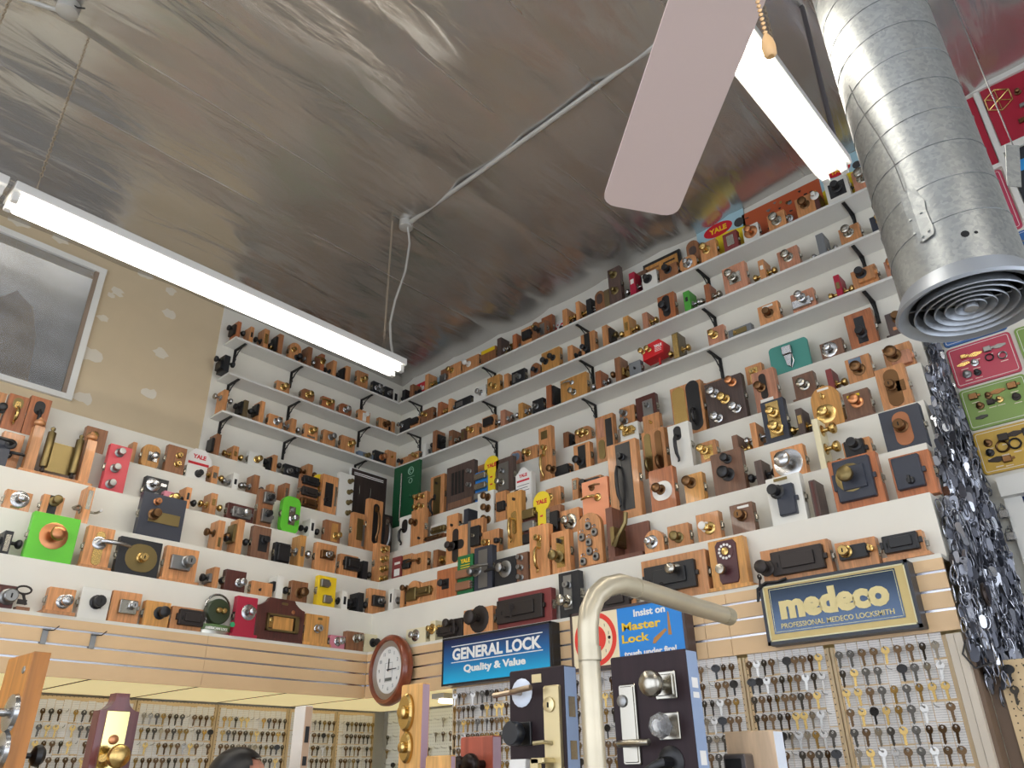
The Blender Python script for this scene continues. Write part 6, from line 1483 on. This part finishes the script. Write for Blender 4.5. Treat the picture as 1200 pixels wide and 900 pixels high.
struct('trim_board', MB().box(sx_(4.44), sx_(4.47), .998, 1.02, sz_(1.9), sz_(2.86)).box(sx_(4.0), sx_(4.44), .998, 1.02, sz_(2.285), sz_(2.315)).box(sx_(4.47), sx_(5.3), .998, 1.02, sz_(2.365), sz_(2.415)), trimw)
# blue-dark opening with white frame below the boards
w2 = obj('window_2', MB().box(3.92, 5.4, .93, 1.02, sz_(.40), sz_(.50)).box(3.92, 4.0, .98, 1.02, -.35, sz_(.40)), trimw, kind='structure')
obj('pane', MB().box(4.0, 5.4, 1.0, 1.015, -.35, sz_(.40)), mat('dark_blue_pane', '25345C', .15), w2)
for i, (u, v) in enumerate(((1173, 592), (1181, 618))):
    p = ony(.93, u, v)
    t = thing('padlock', 'small silver padlock on a hook beside blue pane, %s one' % ('upper' if i == 0 else 'lower'), 'padlock', p)
    obj('lock_body', MB().box(-.022, .022, -.012, .012, -.07, -.025, .004), M('si'), t); obj('shackle', MB().tube([(.014 * math.cos(PI * q / 8 - .0), 0, -.026 + .022 * math.sin(PI * q / 8)) for q in range(9)], .004, 6), M('si'), t)
    obj('wall_hook', MB().tube([(.0, .06, .01), (0, .02, .012), (0, 0, .006), (0, -.01, -.006), (.0, .0, -.01)], .003, 5), M('si'), t)
# ------------------------------------------------------------------ foreground door samples
CT = -1.5
def door(lab, tl, tr, side_u, dist, wood, edge=None, CT=CT, name='door_sample'):
    P = CP + ray(*tl) * dist; Q = ony(P.y, *tr)
    lo, hi = 0, .4
    for _ in range(40):
        mm = (lo + hi) / 2
        if pr(Q.x, P.y + mm, P.z)[0] < side_u: lo = mm
        else: hi = mm
    T = min(lo, .06)
    t = thing(name, lab, 'door sample', (P.x, P.y, CT))
    H = P.z - CT; Wd = Q.x - P.x
    obj('door_slab', MB().box(0, Wd, 0, T, 0, H, .003), wood, t)
    if edge: obj('door_edge', MB().box(Wd - .001, Wd + .0015, .003, T - .003, 0, H - .004), edge, t)
    at = lambda u, v, y=0.: (lambda p: Vector((p.x - P.x, y, p.z - CT)))(ony(P.y + y, u, v))
    return t, at, Wd, H, T
DKW = mat('door_espresso', '2B1B20', .5, 0, 'wood', scale=12., spec=.3); EDGEW = mat('door_edge_blue_sheen', '93A6C4', .5)  # pale blue puts reflected window light into the door edge colour
SAT = M('gl'); CRM = mat('satin_brass_cream', 'CDBE94', .35, .8)
t, at, Wd, H, T = door('dark espresso door sample with lever, black knob and cream handleset', (597, 787), (660, 778), 678, 2.6, DKW, EDGEW)
p = at(629, 795); obj('name_plate', MB().box(p.x - .019, p.x + .019, -.002, 0, p.z - .012, p.z + .012).box(p.x - .016, p.x + .016, -.0025, -.002, p.z - .009, p.z + .009), CRM, t)
p = at(612, 812); cobj(('rose', .042), 'rosette', rose_f(.042), mat('rose_white_blue', 'DCE4F0', .3), t, p); obj('lever_handle', MB().tube([p, p + Vector((0, -.05, 0)), p + Vector((.02, -.058, 0)), p + Vector((.085, -.058, .006))], .0085, 10), mat('lever_satin', 'B8A690', .3, .9), t)
obj('lever_handle', MB().tube([p + Vector((-.004, -.045, 0)), p + Vector((-.07, -.055, -.006))], .008, 8), mat('lever_satin', '', .3), t)
p = at(614, 860); obj('square_rosette', MB().box(p.x - .033, p.x + .033, -.008, 0, p.z - .033, p.z + .033, .002), M('bk'), t); obj('knob', MB().lathe([(.013, .0), (.013, .03), (.033, .033), (.034, .06), (.031, .064)], 22, Matrix.Translation(p)), mat('knob_matte_black', '1C1F24', .35), t)
p = at(648, 805); q = at(650, 899); obj('long_plate', MB().box(p.x - .03, p.x + .03, -.012, 0, q.z - .2, p.z + .004, .003), CRM, t)
p = at(647, 826, 0); k_ = obj('lock_cylinder', MB().lathe([(.021, .012), (.021, .018), (.012, .02)], 18, Matrix.Translation(p)), CRM, t); cobj(('hole', 1.), 'keyhole', hole_f(1.), HOLE, k_, p + Vector((0, -.021, 0)))
p = at(650, 871); obj('thumb_piece', MB().tube([p + Vector((.0, -.01, 0)), p + Vector((-.01, -.04, .003)), p + Vector((-.04, -.05, -.0))], .006, 6), CRM, t)
p = at(646, 888); obj('grip', MB().box(p.x - .03, p.x + .02, -.06, -.012, p.z - .015, p.z, .003).box(p.x - .03, p.x + .0, -.06, -.045, p.z - .25, p.z, .003), CRM, t)
p = at(612, 895); obj('white_keypad', MB().box(p.x - .035, p.x + .03, -.02, 0, p.z - .09, p.z + .012, .003), CARD, t)
for v0, v1 in ((816, 840), (868, 890)):
    a = ony(t.location.y + T / 2, 671, v0); b_ = ony(t.location.y + T / 2, 671, v1); obj('latch_plate', MB().box(Wd, Wd + .003, T * .25, T * .75, b_.z - CT, a.z - CT), SAT, t)
t, at, Wd, H, T = door('dark espresso door sample with satin knob and steel lever plate', (715, 771), (803, 764), 817, 2.45, DKW, EDGEW)
p = at(735, 802); q = at(735, 897); obj('long_plate', MB().box(p.x - .026, p.x + .03, -.008, 0, q.z, p.z, .003).box(p.x - .02, p.x + .024, -.011, -.008, q.z + .006, p.z - .006, .002), SAT, t)
p = at(732, 822); k_ = obj('lock_cylinder', MB().lathe([(.017, .011), (.016, .017), (.01, .019)], 16, Matrix.Translation(p)), M('gy'), t)
p = at(738, 872); obj('lever_handle', MB().tube([p + Vector((0, -.01, 0)), p + Vector((0, -.05, 0)), p + Vector((.02, -.056, 0)), p + Vector((.1, -.056, .0))], .0095, 10), SAT, t)
p = at(781, 803); obj('square_rosette', MB().box(p.x - .034, p.x + .034, -.008, 0, p.z - .036, p.z + .036, .002).box(p.x - .027, p.x + .027, -.013, -.008, p.z - .028, p.z + .028, .002), SAT, t); cobj(('knob', 1.3), 'knob', knob_f(1.3), SAT, t, p + Vector((-.004, -.01, 0)))
p = at(785, 851); obj('square_rosette', MB().box(p.x - .034, p.x + .034, -.008, 0, p.z - .034, p.z + .034, .002), SAT, t)
gk = bpy.data.materials.new('crystal'); gk.use_nodes = True; b = gk.node_tree.nodes['Principled BSDF']; b.inputs['Transmission Weight'].default_value = .8; b.inputs['Roughness'].default_value = .03; b.inputs['IOR'].default_value = 1.5
mb = MB().lathe([(.014, .008), (.014, .025), (.026, .032), (.034, .045), (.03, .06), (.016, .068)], 8, Matrix.Translation(p)); mb.sm = [False] * len(mb.sm); obj('crystal_knob', mb, gk, t)
p = at(787, 893); cobj(('rose', .04), 'rosette', rose_f(.04), M('bk'), t, p); obj('lever_handle', MB().tube([p, p + Vector((0, -.05, 0)), p + Vector((-.02, -.056, -.01)), p + Vector((-.07, -.05, -.03))], [.014, .013, .012, .009], 8), M('bk'), t)
for v0, v1 in ((794, 806), (811, 818), (880, 897)):
    a = ony(t.location.y + T / 2, 813, v0); b_ = ony(t.location.y + T / 2, 813, v1); obj('latch_plate', MB().box(Wd, Wd + .003, T * .25, T * .75, b_.z - CT, a.z - CT), CARD, t)
REDW = mat('door_red_wood', 'A5523C', .4, 0, 'wood', scale=10.); LIL = mat('door_edge_lilac_sheen', 'B59AA8', .5)  # lilac edge: bluish window light put into the edge colour
t, at, Wd, H, T = door('reddish wooden door sample with dark bronze knobs', (540, 864), (577, 861), 587, 2.9, REDW, LIL)
for u, v in ((553, 899), (566, 896)): p = at(u, v); cobj(('knob', 1.25), 'knob', knob_f(1.25), mat('oil_bronze', '2E2522', .3, .7), t, p)
OAKW = mat('door_oak', 'D8A562', .4, 0, 'wood', scale=16.)
t, at, Wd, H, T = door('honey oak door sample with two polished brass deadbolts', (471, 803), (495, 801), 504, 3.0, OAKW, LIL)
for v, s in ((835, 1.), (876, .8)):
    p = at(478, v); obj('brass_escutcheon', MB().prism([(p.x + .035 * s * math.cos(2 * PI * i / 24), p.z + .062 * s * math.sin(2 * PI * i / 24)) for i in range(24)], -.02, 0, .008), M('br'), t); obj('lock_cylinder', MB().lathe([(.022 * s, .02), (.022 * s, .032), (.012, .036)], 18, Matrix.Translation(p)), M('br'), t)
t, at, Wd, H, T = door('short oak door sample between oak and reddish samples', (499, 886), (528, 884), 534, 2.75, OAKW, LIL)
MAPW = mat('door_pale_maple', 'E3C4A0', .4, 0, 'wood', scale=9.)
t, at, Wd, H, T = door('pale maple door sample with grey electronic keypad lock', (849, 858), (905, 855), 922, 2.5, MAPW, mat('door_edge_white', 'DDE4EE', .5))
a = at(857, 884); c_ = at(882, 884); kb = obj('keypad_case', MB().box(a.x, c_.x, -.05, 0, a.z - .3, a.z, .004), mat('keypad_bronze_grey', '7A7472', .3, .8), t); obj('keypad_screen', MB().box(a.x + .006, c_.x - .012, -.053, -.05, a.z - .2, a.z - .012), HOLE, kb)
t, at, Wd, H, T = door('tall white door sample post in front of the pegboards', (346, 828), (358, 828), 367, 3.7, mat('post_white', 'E4DDD2', .5), mat('post_edge_tan', 'C3A488', .5), FLOOR)
for v0, v1 in ((851, 870), (886, 897)):
    a = ony(t.location.y + T / 2, 364, v0); b_ = ony(t.location.y + T / 2, 364, v1); obj('latch_plate', MB().box(Wd, Wd + .003, T * .25, T * .75, b_.z - FLOOR, a.z - FLOOR), BLK, t)
# edge-on orange board, facing the left wall's way
P = CP + ray(40, 763) * 2.9
ORW = mat('board_orange_oak', 'CD8638', .4, 0, 'wood', scale=10.)
t = thing('door_sample', 'orange oak door sample edge-on with steel roses at bottom left', 'door sample', (P.x, P.y, CT)); H = P.z - CT
Tq = .05
obj('door_slab', MB().box(-.22, 0, 0, Tq, 0, H, .003), ORW, t)
obj('end_screw', MB().lathe([(.012, 0), (.01, .003)], 12, Matrix.Translation((-.05, 0, H - .05))), M('gy'), t)
for u, v in ((18, 835), (6, 880)):
    p = ony(P.y, u, v) - Vector((P.x, P.y, CT)); p.y = 0; p.x = max(-.2, min(-.05, p.x)); obj('steel_rose', MB().lathe([(.055, 0), (.052, .012), (.03, .02), (.012, .022), (.012, .05), (.022, .055), (.022, .075)], 22, Matrix.Translation(p)), M('si'), t)
p = ony(P.y + Tq, 42, 884) - Vector((P.x, P.y, CT)); p.y = Tq; p.x = -.06; obj('black_knob', MB().lathe([(.008, 0), (.008, -.03), (.028, -.04), (.032, -.055), (.02, -.068)][::-1], 16, Matrix.Translation(p)), M('bk'), t)
# mahogany plaque with scalloped shoulders
P = CP + ray(140, 812) * 2.9; s0 = onx(P.x, 118, 830); s1 = onx(P.x, 165, 827); w = (s1.y - s0.y) / 2; cy = (s0.y + s1.y) / 2
t = thing('door_sample', 'scalloped dark mahogany plaque with polished brass handle plate', 'door sample', (P.x, cy, CT), PI / 2); H = P.z - CT
MHW = mat('plaque_mahogany', '6E3A3A', .35, 0, 'wood', scale=12., coat=.3)
c = .04
poly = [(-w, 0), (w, 0), (w, H - c * 1.3)] + [(w - c * math.sin(i * PI / 10) * 1.0, H - c * 1.3 + c * (1 - math.cos(i * PI / 10)) * 1.0) for i in range(1, 6)] + [(w - c, H), (-w + c, H)] + [(-w + c * math.sin(i * PI / 10), H - c * 1.3 + c * (1 - math.cos(i * PI / 10))) for i in range(5, 0, -1)] + [(-w, H - c * 1.3)]
obj('plaque', MB().prism(poly, 0, .05, .006), MHW, t)
a = onx(P.x, 139, 833); z1 = a.z - CT; x1 = a.y - cy
obj('brass_plate', MB().box(x1 - .035, x1 + .035, -.005, 0, z1 - .4, z1, .002), mat('brass_polished', 'E0CC8A', .15, 1.), t)
a = onx(P.x, 137, 867); k_ = obj('lock_cylinder', MB().lathe([(.014, .005), (.014, .01), (.006, .012)], 14, Matrix.Translation((x1, 0, a.z - CT))), M('co'), t)
a = onx(P.x, 134, 887); cobj(('knob', 1.25), 'knob', knob_f(1.25), M('br'), t, (x1 + .0, -.005, a.z - CT)); obj('thumb_latch', MB().tube([(x1 - .02, -.01, a.z - CT - .02), (x1 - .04, -.05, a.z - CT - .005)], .012, 8), M('br'), t)
# counters carrying the samples
lam = mat('counter_laminate', '8A7E70', .5)
tag(obj('display_counter', MB().box(2.2, 3.9, -1.98, -1.05, CT - .04, CT).box(2.25, 3.85, -1.93, -1.1, FLOOR, CT - .04), lam), 'long laminate counter under the door samples', 'counter')
tag(obj('display_counter', MB().box(1.5, 2.15, -3.0, -2.2, CT - .04, CT).box(1.55, 2.1, -2.95, -2.25, FLOOR, CT - .04), lam), 'laminate counter under the orange board and mahogany plaque', 'counter')
# cream painted gooseneck pipe
Q = CP + ray(692, 800) * 1.85
pts = [Vector((Q.x, Q.y, z)) for z in (FLOOR, -1.5, -.9, -.7, -.6)]
zz = pts[-1].z
top_ = [CP + ray(u, v) * d for u, v, d in ((689, 735, 1.855), (691, 716, 1.865), (698, 699, 1.885), (710, 688, 1.91), (726, 684, 1.95), (745, 689, 2.0), (775, 698, 2.11), (815, 711, 2.27), (853, 722, 2.44))]
pts += [Vector((Q.x, Q.y, (pts[-1].z + top_[0].z) / 2))] + top_
t = thing('gooseneck_pipe', 'cream painted curved metal pipe in front of the padlock sign', 'pipe', (Q.x, Q.y, FLOOR))
PB = Vector((Q.x, Q.y, FLOOR)); rel = [p - PB for p in pts]
PCR = mat('pipe_cream', 'BDB39B', .33, .45, var=.12, scale=7.)
obj('pipe', MB().tube(rel, .0245, 18), PCR, t)
obj('joint_sleeve', MB().tube([rel[-4] - (rel[-4] - rel[-5]).normalized() * .004, rel[-4] + (rel[-3] - rel[-4]).normalized() * .004], .0258, 18), PCR, t)
for i, (p, q) in enumerate(((CP + ray(690.5, 758) * 1.85, Vector((0, 0, 1))),)): obj('joint_sleeve', MB().lathe([(.0262, -.03), (.0262, .0)], 18, Matrix.Translation(p - PB) @ Matrix.Rotation(-PI / 2, 4, 'X'), False), PCR, t)
d_ = (rel[-1] - rel[-2]).normalized(); obj('end_cap', MB().tube([rel[-1] - d_ * .03, rel[-1] + d_ * .01, rel[-1] + d_ * .018], [.0256, .0256, .018], 16), mat('pipe_cap', 'AFA58C', .35, .3), t)
# ------------------------------------------------------------------ person below the pegboards
HC = CP + ray(279, 924) * 3.5
fd = Vector((RT.x, RT.y, 0)).normalized(); fd = (fd * .95 + Vector((FW.x, FW.y, 0)).normalized() * .3).normalized(); sd = Vector((-fd.y, fd.x, 0))
t = thing('person', 'dark-haired person in a grey shirt, only top of head showing', 'person', (HC.x, HC.y, FLOOR))
B0 = Vector((HC.x, HC.y, FLOOR)); hz = HC.z - FLOOR
V_ = []; E_ = []; RA_ = []
def jv(p, r_, par=None):
    V_.append(p); RA_.append(r_)
    if par is not None: E_.append((par, len(V_) - 1))
    return len(V_) - 1
L3 = lambda f, s, z: fd * f + sd * s + Vector((0, 0, z))
pel = jv(L3(0, 0, .93), (.15, .12)); ch = jv(L3(.0, 0, 1.18), (.15, .11), pel); sh = jv(L3(-.01, 0, hz - .3), (.14, .1), ch); nk = jv(L3(-.01, 0, hz - .19), (.055, .055), sh); hd0 = jv(L3(.0, 0, hz - .1), (.068, .075), nk); hd = jv(L3(.0, 0, hz + .0), (.098, .112), hd0); hd2 = jv(L3(.0, 0, hz + .125), (.09, .108), hd)
for s in (-1, 1):
    a = jv(L3(0, s * .19, hz - .32), (.055, .055), sh); e_ = jv(L3(.0, s * .24, hz - .6), (.045, .045), a); wr_ = jv(L3(.1, s * .24, hz - .82), (.028, .032), e_); pm = jv(L3(.14, s * .23, hz - .9), (.02, .038), wr_)
    for q in range(4): f1 = jv(L3(.155 + .004 * q, s * (.262 - .02 * q), hz - .965), (.009, .009), pm); jv(L3(.16 + .003 * q, s * (.262 - .02 * q), hz - 1.0), (.008, .008), f1)
    th_ = jv(L3(.17, s * .21, hz - .91), (.01, .01), pm); jv(L3(.185, s * .205, hz - .945), (.009, .009), th_)
    hp_ = jv(L3(0, s * .1, .87), (.095, .09), pel); kn = jv(L3(.02, s * .11, .48), (.062, .062), hp_); an = jv(L3(-.01, s * .11, .09), (.042, .045), kn); jv(L3(.14, s * .12, .035), (.035, .03), an)
me = bpy.data.meshes.new('body'); me.from_pydata([tuple(v) for v in V_], E_, []); bo = link('body', me, mat('skin', 'C98F78', .5), t)
sk = bo.modifiers.new('skin', 'SKIN'); lay = me.skin_vertices[0] if me.skin_vertices else None
if lay is None:
    bpy.context.view_layer.objects.active = bo
    bm = bmesh.new(); bm.from_mesh(me); ly = bm.verts.layers.skin.verify(); bm.to_mesh(me); bm.free(); lay = me.skin_vertices[0]
for i, r_ in enumerate(RA_): lay.data[i].radius = r_; lay.data[i].use_root = (i == 0)
bo.modifiers.new('sub', 'SUBSURF').levels = 2; bo.modifiers['sub'].render_levels = 2
def shell(name, c0, rad, m_, cond, n=22):
    mb = MB(); vs = []; fs = []
    for i in range(n + 1):
        for j in range(2 * n): ph, th = PI * i / n, PI * j / n; vs.append(Vector((math.sin(ph) * math.cos(th), math.sin(ph) * math.sin(th), math.cos(ph))))
    keep = lambda k: cond(vs[k])
    for i in range(n):
        for j in range(2 * n):
            f = (i * 2 * n + j, (i + 1) * 2 * n + j, (i + 1) * 2 * n + (j + 1) % (2 * n), i * 2 * n + (j + 1) % (2 * n))
            if all(keep(k) for k in f): fs.append(f)
    P_ = [c0 + fd * v.x * rad[0] + sd * v.y * rad[1] + Vector((0, 0, v.z * rad[2])) for v in vs]
    return obj(name, mb.add(P_, fs, True), m_, t)
ho = shell('hair', L3(-.012, 0, hz + .03), (.114, .095, .116), mat('hair_black', '0D0B0C', .4), lambda v: not (v.x > .5 and v.z < .56) and v.z > -.75)
sh_ = MB(); rings = []
shirt = mat('shirt_grey', '5D6168', .8)
for z, a, b_ in ((.9, .2, .15), (1.1, .19, .14), (1.3, .2, .14), (hz - .28, .21, .13), (hz - .22, .13, .1), (hz - .2, .075, .075)): rings.append([L3(b_ * math.cos(2 * PI * i / 20), a * math.sin(2 * PI * i / 20), z) for i in range(20)])
vs = [p for rg in rings for p in rg]; fs = [(k * 20 + i, k * 20 + (i + 1) % 20, (k + 1) * 20 + (i + 1) % 20, (k + 1) * 20 + i) for k in range(len(rings) - 1) for i in range(20)]
obj('shirt', sh_.add(vs, fs, True), shirt, t)
for s in (-1, 1): obj('sleeve', MB().tube([L3(0, s * .14, hz - .29), L3(0, s * .2, hz - .34), L3(0, s * .245, hz - .56)], [.08, .078, .066], 14), shirt, t)
for s in (-1, 1): obj('trouser_leg', MB().tube([L3(0, s * .09, .95), L3(0, s * .1, .8), L3(.02, s * .11, .48), L3(-.01, s * .11, .08)], [.13, .12, .085, .07], 14), mat('trousers_navy', '2A3040', .8), t)
for s in (-1, 1): obj('shoe', MB().tube([L3(-.06, s * .115, .04), L3(.05, s * .12, .045), L3(.17, s * .125, .03)], [.045, .05, .035], 12), BLK, t)
for sgn, nm in ((1, 'eye'),):
    for s in (-1, 1): obj('eye', MB().lathe([(.001, -.012), (.011, 0), (.001, .012)], 10, Matrix.Translation(L3(.082, s * .032, hz + .0))), CARD, t)
obj('nose', MB().tube([L3(.085, 0, hz + .01), L3(.11, 0, hz - .03), L3(.09, 0, hz - .04)], [.008, .014, .01], 8), MATS['skin'], t)
obj('mouth', MB().tube([L3(.082, -.022, hz - .07), L3(.09, 0, hz - .068), L3(.082, .022, hz - .07)], .005, 6), mat('lips', 'A85F58', .5), t)
# ------------------------------------------------------------------ under-soffit lamps and daylight
t = thing('strip_lamp', 'grey strip lamp under the soffit in the corner recess', 'lamp', (.60, .46, FB - .0335))
obj('lamp_housing', MB().box(-.06, .06, -.33, .33, .0, .032, .003), GREY, t); obj('lamp_tube', MB().lathe([(.012, -.31), (.012, .31)], 12, Matrix.Translation((0, 0, -.014))), WT, t)
w_ = bpy.data.worlds.new('world'); SC.world = w_; w_.use_nodes = True
bg = w_.node_tree.nodes['Background']; bg.inputs[0].default_value = (*lin('E2E9F6'), 1); bg.inputs[1].default_value = 3.8
SC.view_settings.view_transform = 'Standard'; SC.view_settings.look = 'None'; SC.view_settings.gamma = 1.0; SC.view_settings.use_curve_mapping = False
SC.view_settings.exposure = .14
SC.cycles.max_bounces = 8; SC.cycles.diffuse_bounces = 5; SC.cycles.glossy_bounces = 4; SC.cycles.caustics_reflective = False; SC.cycles.caustics_refractive = False
SC.cycles.sample_clamp_indirect = 4.0
